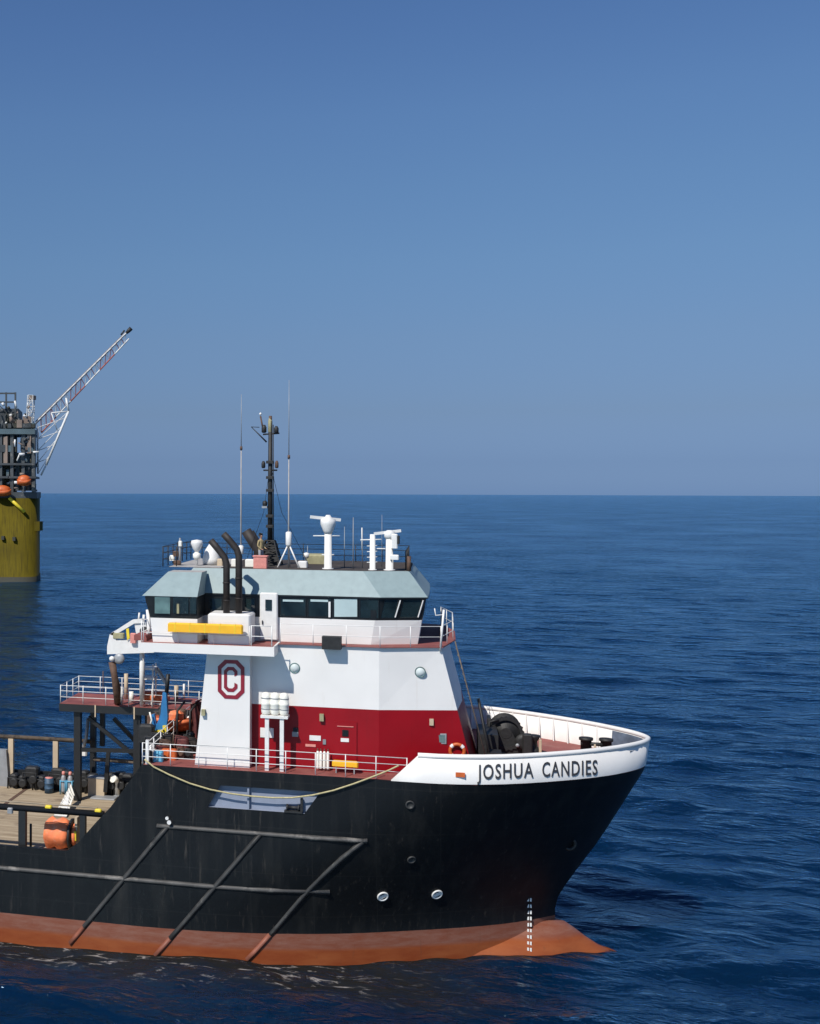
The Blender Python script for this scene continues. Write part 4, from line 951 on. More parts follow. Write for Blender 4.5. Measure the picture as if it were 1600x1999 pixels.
# ------------- white davit with hanging cylinder aft of the wing deck
Yd = 3.2
dv = thing('knuckle_crane', (PX(275, Yd, 1350), Yd, ZP), 'white folded knuckle crane with brown hanging cylinder above the red platform', 'crane')
def poly_sheet(pts, Y, th, name, mt, parent): return MB().sheet([P(a, b, Y) for a, b in pts], th).build(name, mt, parent)
poly_sheet([(209, 1277), (209, 1262), (214, 1238), (222, 1232), (226, 1250), (268, 1250), (300, 1254), (300, 1274), (240, 1276)], Yd - .2, .5, 'boom_beam', 'white2', dv)
poly_sheet([(214, 1238), (258, 1210), (277, 1208), (282, 1216), (262, 1217), (222, 1241)], Yd - .2, .3, 'boom_brace', 'white2', dv)
poly_sheet([(262, 1216), (284, 1216), (292, 1250), (268, 1252)], Yd - .1, .3, 'winch_frame', 'white2', dv)
MB().lathe(P(280, 1232, Yd - .4), [(.1, 0), (.25, .02), (.25, .3), (.1, .32)], 14, 'y').build('winch_drum', 'blackm', dv)
poly_sheet([(246, 1228), (251, 1226), (253, 1246), (248, 1250)], Yd - .3, .1, 'yellow_bracket', 'yel2', dv)
MB().cbox(P(260, 1255, Yd - .35), (.35, .2, .6), 0, .05).build('hose_reel', 'pink', dv)
MB().cbox(P(232, 1246, Yd - .1), (.7, .3, .35), 0, .05).build('valve_block', 'khaki', dv)
MB().lathe(P(232, 1286, Yd - .25), [(.1, 0), (.33, .02), (.33, .12), (.12, .16), (.12, .3)], 18, 'y').build('sheave', 'grey', dv)
MB().lathe(P(218, 1286, Yd - .3), [(0, -.05), (.16, 0), (.16, .1), (.05, .14)], 14, 'y').build('sheave_cap', 'white2', dv)
MB().tube([P(219, 1292, Yd), P(223, 1318, Yd), P(228, 1345, Yd), P(229, 1372, Yd + 1.4)], [.24, .2, .26, .2], 12).build('hanging_cylinder', 'brown', dv)
MB().tube([(PX(277, Yd + 1.3, 1320), Yd + 1.3, ZP), P(277, 1274, Yd + .2)], .15, 12).build('pedestal', 'white2', dv)
tw = MB(); xa_, xb_ = PX(276, 4.6, 1320), PX(299, 4.6, 1320); zt_ = P(290, 1296, 4.6).z
for x_ in (xa_, xb_):
    for y_ in (4.5, 5.3): tw.tube([(x_, y_, ZP), (x_, y_, zt_)], .06, 6)
for py in (1305, 1324): z_ = P(290, py, 4.6).z; tw.box((xa_ - .1, 4.4, z_ - .06), (xb_ + .1, 5.4, z_ + .06))
tw.build('access_tower', 'white2', dv)
ld = MB(); a, b = P(304, 1306, 4.9), P(322, 1334, 4.9)
for d_ in (0, .5): ld.beam(a + Vector((0, d_, 0)), b + Vector((0, d_, 0)), .06, .12)
for k in range(6): q = a.lerp(b, (k + .5) / 6); ld.beam(q, q + Vector((0, .5, 0)), .04)
ld.build('inclined_ladder', 'grey', dv)
MB().tube([P(286, 1252, -6.5), P(291, 1225, -6.5), P(288, 1190, -6.5)], .1, 8).build('wing_strut', 'white2', ship)
MB().tube([P(270, 1215, 6), P(272, 1196, 6)], .06, 6).build('wing_strut', 'white2', ship)
MB().tube([P(279, 1222, 6), P(281, 1200, 6)], .09, 6).build('wing_strut', 'white2', ship)
MB().box((PX(272, -6, 1250), -5.2, ZW + .001), (PX(296, -6, 1250), -7.2, ZW + .28)).build('deck_locker', 'deck', ship)
MB().box((PX(403, -8, 1240) - .42, -7.6, ZW - .46), (PX(403, -8, 1240) - .05, -7.0, ZW - .1)).build('cable_trunk', 'black', ship)

# ------------- boat deck gear between the pylon and the platform
Yb = -1.5
bc = thing('blue_crane', (PX(318, Yb, 1440), Yb, ZD), 'blue folded deck crane with yellow fittings and black ram beside the orange boat', 'crane')
def pb(pts, th, name, mt, Y=Yb): return MB().sheet([P(a, b, Y) for a, b in pts], th).build(name, mt, bc)
pb([(317, 1352), (324, 1352), (327, 1400), (322, 1440), (308, 1440), (304, 1418), (313, 1395)], .35, 'boom', 'blue')
pb([(294, 1396), (301, 1394), (304, 1412), (318, 1425), (316, 1440), (298, 1425)], .3, 'lower_arm', 'blue', Yb + .3)
MB().tube([(PX(312, Yb, 1440), Yb + .1, ZD), P(312, 1436, Yb + .1)], .3, 12).build('pedestal', 'ltblue', bc)
MB().tube([P(325, 1352, Yb + .15), P(328, 1316, Yb + .15)], .12, 8).build('ram', 'black', bc)
MB().beam(P(300, 1428, Yb - .05), P(322, 1426, Yb - .05), .12, .12).build('fitting', 'yel2', bc); MB().beam(P(321, 1416, Yb - .05), P(322, 1430, Yb - .05), .2, .12).build('fitting', 'yel2', bc)
MB().tube([P(290, 1425, Yb), P(296, 1405, Yb), P(292, 1390, Yb)], .05, 6).build('hose', 'offwhite', bc)
MB().cbox(P(286, 1448, Yb - .4), (.9, .6, 1.0), 0, .1).build('control_stand', 'blackm', bc)
Yo = .3; rg0 = random.Random(3)
def boat_mesh(L_, Wd, Hh, n=14):
    mb = MB(); vs = []; k = 9
    for i in range(n + 1):
        t = i / n * 2 - 1; w = Wd / 2 * math.sqrt(max(0, 1 - abs(t) ** 3.2)) + .01; up = .18 * Hh * t * t
        for j in range(k):
            a = math.pi * j / (k - 1); vs.append((t * L_ / 2, -w * math.cos(a), up + Hh * .55 * (1 - math.sin(a) ** .8)))
    mb.add(vs, [(i * k + j, i * k + j + 1, (i + 1) * k + j + 1, (i + 1) * k + j) for i in range(n) for j in range(k - 1)], 0, True)
    rows = [(vs[i * k], vs[i * k + k - 1]) for i in range(n + 1)]
    vv = [p for r_ in rows for p in r_]; mb.add(vv, [(2 * i, 2 * i + 1, 2 * i + 3, 2 * i + 2) for i in range(n)], 0)
    return mb
bo = P(345, 1446, Yo); rb = thing('rescue_boat', (bo.x, Yo, ZD + .35), 'orange rescue boat stowed on deck behind the blue crane', 'boat')
m_ = boat_mesh(2.3, 1.5, 1.2); m_.v = [v + Vector((bo.x - .1, Yo, ZD + .2)) for v in m_.v]; m_.build('boat_hull', 'orange', rb)
m_ = MB(); m_.tube([(bo.x - 1.1, Yo - .7, ZD + .95), (bo.x + .1, Yo - .85, ZD + .85), (bo.x + .95, Yo - .5, ZD + .95)], .13, 8); m_.build('fender_tube', 'orangec', rb)
m_ = MB(); m_.cbox((bo.x - .1, Yo, ZD + .8), (.9, .8, .6), 0, .15); m_.build('console', 'orangec', rb)
MB().box((bo.x - 1.2, Yo - .6, ZD), (bo.x + 1.1, Yo + .6, ZD + .2)).build('boat_cradle', 'blackm', ship)
for dx_ in (-.75, .25, 1.0): MB().tube([(bo.x + dx_, Yo - 1.1, ZD), (bo.x + dx_, Yo - 1.1, ZD + 1.6), (bo.x + dx_ + .25, Yo - .2, ZD + 2.0)], .07, 8).build('boat_gallow', 'blackm', ship)
for k in range(8):
    Y = rg0.uniform(-.6, 2.5); x = bo.x + rg0.uniform(.9, 2.3); m_ = MB(); h_ = rg0.uniform(.9, 2.0); m_.cbox((x, Y, ZD), (.5, .5, h_), 0, .06); m_.tube([(x - .2, Y - .3, ZD), (x - .2, Y - .3, ZD + h_), (x + .3, Y - .3, ZD + h_ + .2)], .05, 6); m_.build('deck_machinery', rg0.choice(('blackm', 'growthd', 'brown')), ship)
ob = P(300, 1372, 5.6); o = thing('orange_tank', (ob.x, 5.6, ZP), 'low orange tank lying on the red platform behind the blue crane', 'tank')
MB().lathe((ob.x - .9, 5.6, ZP + .42), [(.2, 0), (.38, .12), (.4, 1.5), (.38, 1.75), (.2, 1.9)], 16, 'x').build('tank_shell', 'orange', o)
MB().box((ob.x - .5, 5.3, ZP), (ob.x + .6, 5.9, ZP + .14)).build('saddle', 'offwhite', o)
# davit of the boat, white curved frame near the pylon, dark machinery
dm_ = MB()
dm_.tube([P(358, 1395, 1), P(366, 1402, 1), P(376, 1398, 1), P(384, 1375, 1)], .12, 8); dm_.tube([P(372, 1405, 1), P(372, 1425, 1)], .16, 8); dm_.tube([P(377, 1372, 1), P(378, 1398, 1)], .07, 6)
dm_.tube([(PX(372, 1, 1440), 1, ZD), P(372, 1405, 1)], .1, 8)
dm_.build('boat_davit', 'white2', ship)
for k in range(9):
    px = 300 + k * 9; Y = random.uniform(.8, 3.2); x = PX(px, Y, 1430); m_ = MB()
    m_.cbox((x, Y, ZD), (random.uniform(.4, .9), .6, random.uniform(.8, 1.6)), 0, .08); m_.tube([(x, Y - .35, ZD), (x + .2, Y - .35, ZD + 1.2)], .06, 6)
    m_.build('deck_machinery', 'blackm' if k % 3 else 'brown', ship)
rg = random.Random(5)
for k in range(20):
    q = PZ(rg.uniform(292, 392), rg.uniform(1456, 1480), ZD); w_, h_ = rg.uniform(.3, .8), rg.uniform(.35, .95); m_ = MB()
    m_.cbox((q.x, q.y, ZD), (w_, rg.uniform(.3, .6), h_), 0, .06); m_.lathe((q.x, q.y - .2, ZD + h_ * .6), [(.1, -.2), (.16, -.18), (.16, 0), (.06, .05)], 10, 'y'); m_.tube([(q.x - w_ / 2, q.y - .3, ZD), (q.x - w_ / 3, q.y - .3, ZD + h_ * 1.2), (q.x + w_ / 2, q.y - .2, ZD + h_ * 1.1)], .04, 6)
    m_.build('deck_machinery', rg.choice(('blackm', 'blackm', 'exh', 'brown', 'growthd')), ship)
for px, py, w, mt in ((290, 1478, .35, 'blackm'), (309, 1478, .5, 'ltblue'), (330, 1474, .8, 'orange'), (296, 1466, .25, 'white2')):
    q = PZ(px, py + 8, ZD); m_ = MB().cbox((q.x, q.y, ZD), (w, .45, .55), 0, .06); m_.tube([(q.x, q.y - .24, ZD), (q.x, q.y - .24, ZD + .6)], .05, 6); m_.build('valve_manifold', mt, ship)

# ------------- things on the forecastle: winch, windlass
def winch(px, Y, s, label, nm='anchor_winch'):
    x = PX(px, Y, 1440); t = thing(nm, (x, Y, ZD), label, 'winch')
    m_ = MB(); m_.cbox((x, Y, ZD), (2.1 * s, 1.6 * s, .35 * s), 0, .05); m_.prism([(x - 1.05 * s, Y - .7 * s, ZD + .35 * s), (x - .8 * s, Y - .7 * s, ZD + .35 * s), (x - .8 * s, Y + .7 * s, ZD + .35 * s), (x - 1.05 * s, Y + .7 * s, ZD + .35 * s)], [(x - 1.05 * s, Y - .5 * s, ZD + 1.8 * s), (x - .85 * s, Y - .5 * s, ZD + 1.8 * s), (x - .85 * s, Y + .5 * s, ZD + 1.8 * s), (x - 1.05 * s, Y + .5 * s, ZD + 1.8 * s)])
    m_.build('bed_frame', 'blackm', t)
    MB().lathe((x - .1 * s, Y - .8 * s, ZD + 1.1 * s), [(.28 * s, 0), (.28 * s, .02), (.82 * s, .03), (.86 * s, .08), (.82 * s, .12), (.62 * s, .14), (.66 * s, .5), (.6 * s, .9), (.64 * s, 1.38 * s), (.82 * s, 1.42 * s), (.82 * s, 1.55 * s)], 28, 'y').build('drum', 'blackm', t)
    gp = []
    for k in range(44): a = k * 2 * math.pi / 44; r_ = (.93 if k % 2 else .84) * s; gp.append((x - .1 * s + math.cos(a) * r_, Y - .9 * s, ZD + 1.1 * s + math.sin(a) * r_))
    gi = [Vector((x - .1 * s, Y - .9 * s, ZD + 1.1 * s)) + (Vector(p) - Vector((x - .1 * s, Y - .9 * s, ZD + 1.1 * s))).normalized() * .7 * s for p in gp]
    o2 = Vector((0, .08, 0)); vs = [Vector(p) for p in gp] + gi + [Vector(p) + o2 for p in gp] + [p + o2 for p in gi]; N2 = 44; g_ = MB()
    g_.add(vs, [(i, (i + 1) % N2, N2 + (i + 1) % N2, N2 + i) for i in range(N2)] + [(2 * N2 + i, 3 * N2 + i, 3 * N2 + (i + 1) % N2, 2 * N2 + (i + 1) % N2) for i in range(N2)] + [(i, 2 * N2 + i, 2 * N2 + (i + 1) % N2, (i + 1) % N2) for i in range(N2)] + [(N2 + i, N2 + (i + 1) % N2, 3 * N2 + (i + 1) % N2, 3 * N2 + i) for i in range(N2)])
    g_.build('gear_ring', 'blackm', t)
    for a_ in (-1, 1): MB().prism([(x - .75 * s, Y + a_ * .72 * s, ZD + .3), (x + .65 * s, Y + a_ * .72 * s, ZD + .3), (x + .65 * s, Y + a_ * .78 * s, ZD + .3), (x - .75 * s, Y + a_ * .78 * s, ZD + .3)], [(x - .35 * s, Y + a_ * .72 * s, ZD + 1.25 * s), (x + .15 * s, Y + a_ * .72 * s, ZD + 1.25 * s), (x + .15 * s, Y + a_ * .78 * s, ZD + 1.25 * s), (x - .35 * s, Y + a_ * .78 * s, ZD + 1.25 * s)]).build('side_frame', 'blackm', t)
    MB().tube([(x - .95 * s, Y - 1.0 * s, ZD), (x - .95 * s, Y - 1.0 * s, ZD + 1.7 * s), (x - .5 * s, Y - 1.0 * s, ZD + 1.85 * s)], .07, 8).build('guard_rail', 'blackm', t)
    MB().cbox((x + .95 * s, Y - .9 * s, ZD), (.5 * s, .5 * s, 1.15 * s), 0, .06).build('control_box', 'blackm', t)
    MB().lathe((x + .75 * s, Y - 1.0 * s, ZD + .7 * s), [(.2 * s, 0), (.42 * s, .03), (.42 * s, .5 * s), (.2 * s, .52 * s)], 16, 'y').build('gear_case', 'blackm', t)
    MB().lathe((x + .45 * s, Y - 1.15 * s, ZD + .55 * s), [(0, -.02), (.1 * s, 0), (.1 * s, .1)], 10, 'y').build('shaft_cap', 'grey', t)
    return t
winch(990, 1.0, 1.02, 'large black anchor winch with big drum on the red foredeck beside the superstructure')
t = thing('mooring_bitts', (PX(1163, .5, 1450), .5, ZD), 'low black pair of mooring bitts near the tip of the bow', 'bitts')
x = PX(1163, .5, 1450); MB().cbox((x, .5, ZD), (1.7, .9, .3), 0, .05).build('base', 'blackm', t)
for dx_ in (-.5, .5): MB().lathe((x + dx_, .5, ZD + .3), [(.28, 0), (.28, .62), (.36, .64), (.36, .76), (0, .8)], 16).build('bollard', 'blackm', t)
MB().tube([(x - .75, .4, ZD + .75), (x + .75, .4, ZD + .75)], .1, 8).build('crossbar', 'blackm', t)
MB().cbox((x - .1, .1, ZD + .3), (.1, .1, .5), 0, .02).build('pin', 'tan', t)
t = thing('capstan', (PX(1044, .6, 1455), .6, ZD), 'small dark capstan with tan end between the big winch and the open red deck', 'capstan')
x = PX(1040, .6, 1455); MB().lathe((x, .6, ZD), [(.45, 0), (.45, .3), (.25, .4), (.22, .7), (.38, .95), (.38, 1.02), (0, 1.05)], 18).build('capstan_head', 'blackm', t)
MB().cbox((x + .35, .35, ZD), (.14, .3, .85), 0, .02).build('capstan_guard', 'tan', t)
MB().lathe((x - .35, .1, ZD + .45), [(.3, 0), (.3, .3), (.1, .34)], 12, 'y').build('capstan_motor', 'blackm', t)
q = P(1030, 1407, hb(3.5, ZD) - .4); MB().cbox((q.x, q.y, q.z - .3), (.28, .25, .55), 0, .08).build('fog_horn', 'blackm', bul)
t = thing('fish_plate_box', (PX(958, -1.5, 1470), -1.5, ZD), 'low orange-brown deck box in front of the big black winch', 'box')
x = PX(968, -1.5, 1470); MB().cbox((x, -1.5, ZD), (.9, .6, .3), 0, .04).build('box_body', 'orange', t); MB().cbox((x, -1.5, ZD + .301), (.96, .66, .06), 0, .02).build('lid', 'brown', t)

# ------------- loose gear
def lifebuoy(px, py, Y):
    p = P(px, py, Y); t = thing('lifebuoy', (p.x, Y, p.z - .4), 'orange and white lifebuoy hung on the red wall near the bow bulwark', 'lifebuoy')
    MB().torus(p, .34, .09, 'y', 32, 10).build('ring', 'orange', t)
    for k in range(4): a = math.pi / 4 + k * math.pi / 2; MB().torus(p, .34, .1, 'y', 5, 10, 0, a - .22, a + .22).build('reflective_band', 'white2', t)
lifebuoy(892, 1466, -5.45)
LR = 'life raft canisters on the white frame'
fr = MB(); cy = -7.1
for px in (521, 550): x = PX(px, -7.3, 1450); fr.box((x - .1, -7.38, ZD), (x + .1, -7.2, P(px, 1397, -7.3).z))
x0r, x1r = PX(510, -7.1, 1395), PX(563, -7.1, 1395); zc = P(535, 1397, -7.3).z
fr.box((x0r, -7.45, zc - .12), (x1r, -6.7, zc - .002), 0); fr.build('raft_frame', 'white2', ship)
cw = (x1r - x0r) / 3; first = None
hc = P(535, 1352, -7.1).z - zc
def raft(i, lb):
    x = x0r + cw * (i + .5); t = thing('life_raft', (x, -7.08, zc), lb, 'life raft', LR)
    r_ = cw * .53
    MB().lathe((x, -7.08, zc), [(r_ * .55, 0), (r_ * .9, .07), (r_, .2), (r_, hc * .44), (r_ * 1.06, hc * .46), (r_ * 1.06, hc * .54), (r_, hc * .56), (r_ * .98, hc - .22), (r_ * .8, hc - .06), (r_ * .45, hc)], 20).build('canister', 'offwhite', t)
    for f_ in (.27, .75): MB().lathe((x, -7.08, zc + hc * f_), [(r_ * 1.01, -.03), (r_ * 1.04, -.02), (r_ * 1.04, .02), (r_ * 1.01, .03)], 20).build('strap', 'grey', t)
    return t
r0 = raft(0, 'white life raft canister on the frame, the one nearest the emblem')
dup(r0, (cw, 0, 0), 'white life raft canister in the middle of the three on the frame')
dup(r0, (2 * cw, 0, 0), 'white life raft canister on the frame, the one nearest the bow')
# gas cylinders
gx = [PX(px, -6.6, 1480) for px in (620, 626, 633, 640)]
gc = thing('gas_cylinder', (gx[0], -6.62, ZD), '', 'gas cylinder', 'tan gas cylinders against the red wall')
MB().lathe((gx[0], -6.62, ZD + .1), [(.07, 0), (.075, .05), (.075, .78), (.05, .88), (.03, .9)], 12).build('bottle', 'offwhite', gc)
MB().lathe((gx[0], -6.62, ZD + 1.0), [(.025, 0), (.035, .03), (.03, .12)], 8).build('valve', 'brown', gc)
gc['label'] = 'pale gas cylinder by red wall, nearest the life rafts in its row'
for x, l in zip(gx[1:], ('second from the life rafts', 'third from the life rafts', 'nearest the yellow stretcher in its row')):
    dup(gc, (x - gx[0], 0, 0), 'pale gas cylinder by red wall, ' + l)
# yellow stretcher
a = P(648, 1492, -6.9); b = P(699, 1497, -6.9); t = thing('stretcher', ((a.x + b.x) / 2, -6.9, a.z - .2), 'bright yellow stretcher basket standing low along the red wall', 'stretcher')
MB().cbox(((a.x + b.x) / 2, -6.85, b.z - .02), (b.x - a.x, .3, .28), 0, .08).build('basket', 'yellow', t)
m_ = MB()
for x in (a.x + .2, b.x - .2): m_.box((x - .03, -6.95, ZD), (x + .03, -6.8, b.z - .02))
m_.build('stand', 'grey', t)
# yellow banner rolled along the wing rail
a = P(328, 1224, -7.95); b = P(474, 1229, -7.95); zc_ = (a.z + b.z) / 2
t = thing('gangway_cover', ((a.x + b.x) / 2, -7.95, zc_ - .25), 'long yellow canvas roll lashed to the rail below the wing windows', 'canvas roll')
m_ = MB().cbox(((a.x + b.x) / 2, -7.93, zc_ - .22), (b.x - a.x, .3, .46), 0, .12); m_.build('canvas', 'yellow', t)
for k in range(5): x = a.x + (b.x - a.x) * (k + .5) / 5; MB().box((x - .02, -8.09, zc_ - .235), (x + .02, -7.77, zc_ + .25)).build('lashing', 'yel2', t)
railing([(xw0 + .2, -7.7, ZW), (u1, -7.7, ZW)], 1.0, (.5,), 2.2, 'white2', .02, .025, 'bridge_railing')
# rope garland
pts = [(282, 1482), (300, 1497), (330, 1512), (370, 1529), (410, 1541), (450, 1549), (490, 1554), (530, 1557), (570, 1557), (610, 1552), (650, 1543), (690, 1530), (725, 1517), (760, 1503), (778, 1494)]
rp_ = MB().tube([P(a, b, -HB - .12) for a, b in pts], .045, 6).build('rope', 'rope'); tag(rp_, 'yellowish mooring rope hanging in a long bight down the black hull side', 'rope')
# orange covered reel on the cargo deck
o_ = P(120, 1655, -5.8); t = thing('hose_reel', (o_.x, -5.8, ZM), 'orange covered hose reel standing behind the low black bulwark', 'reel')
x = PX(120, -5.8, 1630); m_ = MB(); m_.lathe((x - .85, -5.8, ZM + .88), [(.3, 0), (.76, .06), (.83, .3), (.78, .55), (.85, .8), (.78, 1.1), (.74, 1.3), (.5, 1.36)], 22, 'x')
for i, v in enumerate(m_.v): v.z += .06 * math.sin(v.x * 9 + v.y * 5); v.y += .05 * math.sin(v.z * 8)
m_.build('canvas_cover', 'orangec', t)
MB().lathe((x + .52, -5.8, ZM + .88), [(.76, 0), (.84, .03), (.84, .14), (.76, .17)], 26, 'x').build('flange', 'blackm', t)
MB().lathe((x + .70, -5.8, ZM + .88), [(.6, 0), (.64, .2), (.45, .24)], 20, 'x').build('inner_cover', 'orangec', t)
m_ = MB(); m_.box((x + .86, -6.2, ZM), (x + 1.0, -5.4, ZM + 1.9)); m_.box((x - .9, -6.3, ZM), (x + .9, -5.3, ZM + .12)); m_.build('reel_frame', 'tan', t)
MB().cbox((x + .93, -6.3, ZM + .7), (.14, .14, .5), 0, .02).build('brake_lever', 'yel2', t)
# white gangway panel leaning on the leg
a, b, c, d = PZ(104, 1578, ZM), PZ(129, 1578, ZM), P(145, 1556, 4.0), P(140, 1530, 4.3)
a = P(104, 1578, .5); b = P(129, 1579, .5); c = P(144, 1553, 3.6); d = P(138, 1531, 4.2)
a.z = b.z = ZM + .02
t = thing('access_ramp', (a.x, a.y, ZM), 'white slatted gangway panel leaning on the black platform leg over the plank deck', 'ramp')
m_ = MB(); q = Vector((.05, -.04, .07)); m_.prism([a, b, c, d], [a + q, b + q, c + q, d + q]); m_.build('panel', 'white2', t)
m_ = MB()
for k in range(9): f_ = (k + .5) / 9; m_.beam(a.lerp(d, f_) + q * 1.2, b.lerp(c, f_) + q * 1.2, .06, .05)
m_.build('tread_bars', 'offwhite', t)
# blue topped bottles
bt = None
for k, (px, lb) in enumerate(((124, 'small blue cage with red topped cylinder, the one nearer the stern of the pair'), (137, 'small blue cage with red topped cylinder, the one nearer the black leg of the pair'))):
    q = PX(px, 6.0, 1520)
    if bt is None:
        q0x = q; bt = thing('gas_bottle', (q, 6.0, ZM), lb, 'gas bottle', 'pair of caged bottles on the plank deck')
        MB().lathe((q, 6.0, ZM + .12), [(.16, 0), (.17, .1), (.17, .95), (.08, 1.1)], 12).build('bottle', 'grey', bt)
        MB().lathe((q, 6.0, ZM + 1.22), [(.06, 0), (.12, .05), (.1, .22), (0, .25)], 10).build('cap', 'pink', bt)
        m_ = MB(); m_.torus((q, 6.0, ZM + .85), .22, .035, 'z', 14, 6)
        for a_ in range(4): m_.tube([(q + .24 * math.cos(a_ * 1.57 + .78), 6.0 + .24 * math.sin(a_ * 1.57 + .78), ZM), (q + .24 * math.cos(a_ * 1.57 + .78), 6.0 + .24 * math.sin(a_ * 1.57 + .78), ZM + .9)], .035, 6)
        m_.build('cage', 'ltblue', bt)
    else: dup(bt, (q - q0x, 0, 0), lb)
q = PX(96, 6.0, 1520); t = thing('blue_drum', (q, 6.0, ZM), 'dull blue drum beside the far rail post on the plank deck', 'drum')
MB().lathe((q, 6.0, ZM), [(.3, 0), (.3, .3), (.32, .32), (.3, .34), (.3, .62), (.32, .64), (.3, .66), (.3, .95), (.25, .96)], 18).build('shell', 'dullblue', t); MB().lathe((q, 6.0, ZM + .961), [(.26, 0), (.26, .03), (0, .03)], 18).build('lid', 'pink', t)
q = PX(219, 6.2, 1515); t = thing('tan_locker', (q - .9, 6.2, ZM), 'pale tan locker on deck between the legs of the red platform', 'locker')
x = PX(190, 6.2, 1510); MB().cbox((x, 6.2, ZM), (1.1, .6, 1.15), 0, .03).build('body', 'tan', t); MB().cbox((x, 6.2, ZM + 1.151), (1.16, .66, .06), 0, .02).build('lid', 'grey', t)
x = PX(229, 6.4, 1515); t = thing('white_ventilator', (x, 6.4, ZM), 'white cowl ventilator standing right of the tan locker under the platform', 'ventilator')
MB().tube([(x, 6.4, ZM), (x, 6.4, ZM + .9), (x - .05, 6.25, ZM + 1.1), (x - .2, 6.0, ZM + 1.2)], [.16, .16, .2, .26], 12).build('cowl', 'offwhite', t); MB().lathe((x, 6.4, ZM), [(.24, 0), (.24, .05), (.17, .06)], 12).build('flange', 'grey', t)
# timber and red mat on the deck near the legs
for (px, py, w, d_, mt, lb, nm) in ((180, 1535, 1.6, .7, 'pink', 'flat reddish hatch mat on the planks behind the black leg', 'deck_mat'), (187, 1544, 1.0, .35, 'yel2', 'small yellow timber lying beside the red mat', 'timber'), (203, 1558, 1.6, .9, 'grey', 'grey steel hatch cover flush on the planks beside the forecastle', 'hatch_cover')):
    q = PZ(px, py, ZM); o = MB().cbox((q.x, q.y, ZM + .002), (w, d_, .08 if nm != 'timber' else .16), 0, .02).build(nm, mt); tag(o, lb, nm.replace('_', ' '))
# faded red box on the roof
q = P(508, 1110, -4.0); x = q.x; t = thing('fire_box', (x, -3.9, zt2), 'faded red locker box on the wheelhouse roof at the foot of the black mast', 'locker')
MB().cbox((x, -3.9, zt2), (.72, .5, .62), 0, .03).build('body', 'pink', t); MB().cbox((x, -3.9, zt2 + .621), (.8, .56, .06), 0, .02).build('lid', 'pink', t)

# ------------- the man on the wheelhouse roof
def skin(name, joints, edges, m_, parent, root=0, off=Vector()):
    me = bpy.data.meshes.new(name); me.from_pydata([j[0] for j in joints], edges, []); o = bpy.data.objects.new(name, me); S.collection.objects.link(o)
    sk = o.modifiers.new('s', 'SKIN'); sk.use_smooth_shade = True
    for i, j in enumerate(joints):
        sv = me.skin_vertices[0].data[i]; sv.radius = j[1] if isinstance(j[1], tuple) else (j[1], j[1]); sv.use_root = (i == root)
    o.modifiers.new('u', 'SUBSURF').levels = 1
    dg = bpy.context.evaluated_depsgraph_get(); me2 = bpy.data.meshes.new_from_object(o.evaluated_get(dg)); bpy.data.objects.remove(o)
    for p in me2.polygons: p.use_smooth = True
    me2.materials.clear()
    for m in (m_ if isinstance(m_, list) else [m_]): me2.materials.append(M[m])
    c = bpy.data.objects.new(name, me2); S.collection.objects.link(c)
    if parent is not None: c.parent = parent
    return c
px_ = P(509, 1082, -2.6); man = thing('person', (px_.x, -2.6, zt2), 'man in tan jacket and grey trousers standing on the wheelhouse roof beside the black mast', 'person')
man.rotation_euler.z = R(60)
J = [((0, 0, .96), (.15, .11)), ((0, -.01, 1.16), (.145, .105)), ((0, 0, 1.38), (.17, .11)), ((0, .01, 1.5), (.06, .06)), ((0, -.01, 1.58), (.055, .06)), ((0, -.015, 1.68), (.083, .1)), ((0, -.01, 1.77), (.06, .075)),
     ((-.1, 0, .88), (.095, .1)), ((-.11, -.02, .5), (.06, .065)), ((-.12, .01, .1), (.042, .045)), ((-.12, -.12, .04), (.045, .035)),
     ((.1, 0, .88), (.095, .1)), ((.12, -.01, .5), (.06, .065)), ((.14, .03, .1), (.042, .045)), ((.15, -.1, .04), (.045, .035)),
     ((-.2, 0, 1.42), (.062, .062)), ((-.25, .02, 1.14), (.045, .045)), ((-.2, -.16, .98), (.033, .033)), ((-.18, -.24, .95), (.03, .02)),
     ((.2, 0, 1.42), (.062, .062)), ((.25, .02, 1.14), (.045, .045)), ((.2, -.16, 1.0), (.033, .033)), ((.18, -.24, .98), (.03, .02))]
E = [(0, 1), (1, 2), (2, 3), (3, 4), (4, 5), (5, 6), (0, 7), (7, 8), (8, 9), (9, 10), (0, 11), (11, 12), (12, 13), (13, 14), (2, 15), (15, 16), (16, 17), (17, 18), (2, 19), (19, 20), (20, 21), (21, 22)]
for sgn, base_i in ((-1, 18), (1, 22)):          # fingers and thumb
    hx, hy, hz = J[base_i][0]
    for f_ in range(4): J.append(((hx + (f_ - 1.5) * .018, hy - .075 + .008 * abs(f_ - 1), hz - .02), (.008, .008))); E.append((base_i, len(J) - 1))
    J.append(((hx - sgn * .045, hy - .03, hz + .015), (.009, .009))); E.append((base_i - 1 + 1, len(J) - 1))
body = skin('body', J, E, ['skin', 'jacket', 'trouser', 'boot'], man)
for p in body.data.polygons:
    c = p.center; z = c.z; arm = abs(c.x) > .16 and c.y < -.17
    p.material_index = 3 if z < .14 else (2 if z < .95 and not arm else (1 if z < 1.5 and not arm else 0))
skin('hair', [((0, .02, 1.74), (.085, .09)), ((0, .0, 1.80), (.07, .08)), ((0, .05, 1.69), (.07, .06))], [(0, 1), (0, 2)], 'hair', man)
hd = MB(); hd.lathe((0, -.118, 1.665), [(0, -.03), (.014, 0), (0, .02)], 8); hd.build('nose', 'skin', man, loc=(0, 0, 0)).location = (0, 0, 0)
ey = MB()
for s_ in (-1, 1): ey.lathe((s_ * .032, -.108, 1.69), [(0, -.01), (.01, 0), (0, .01)], 8)
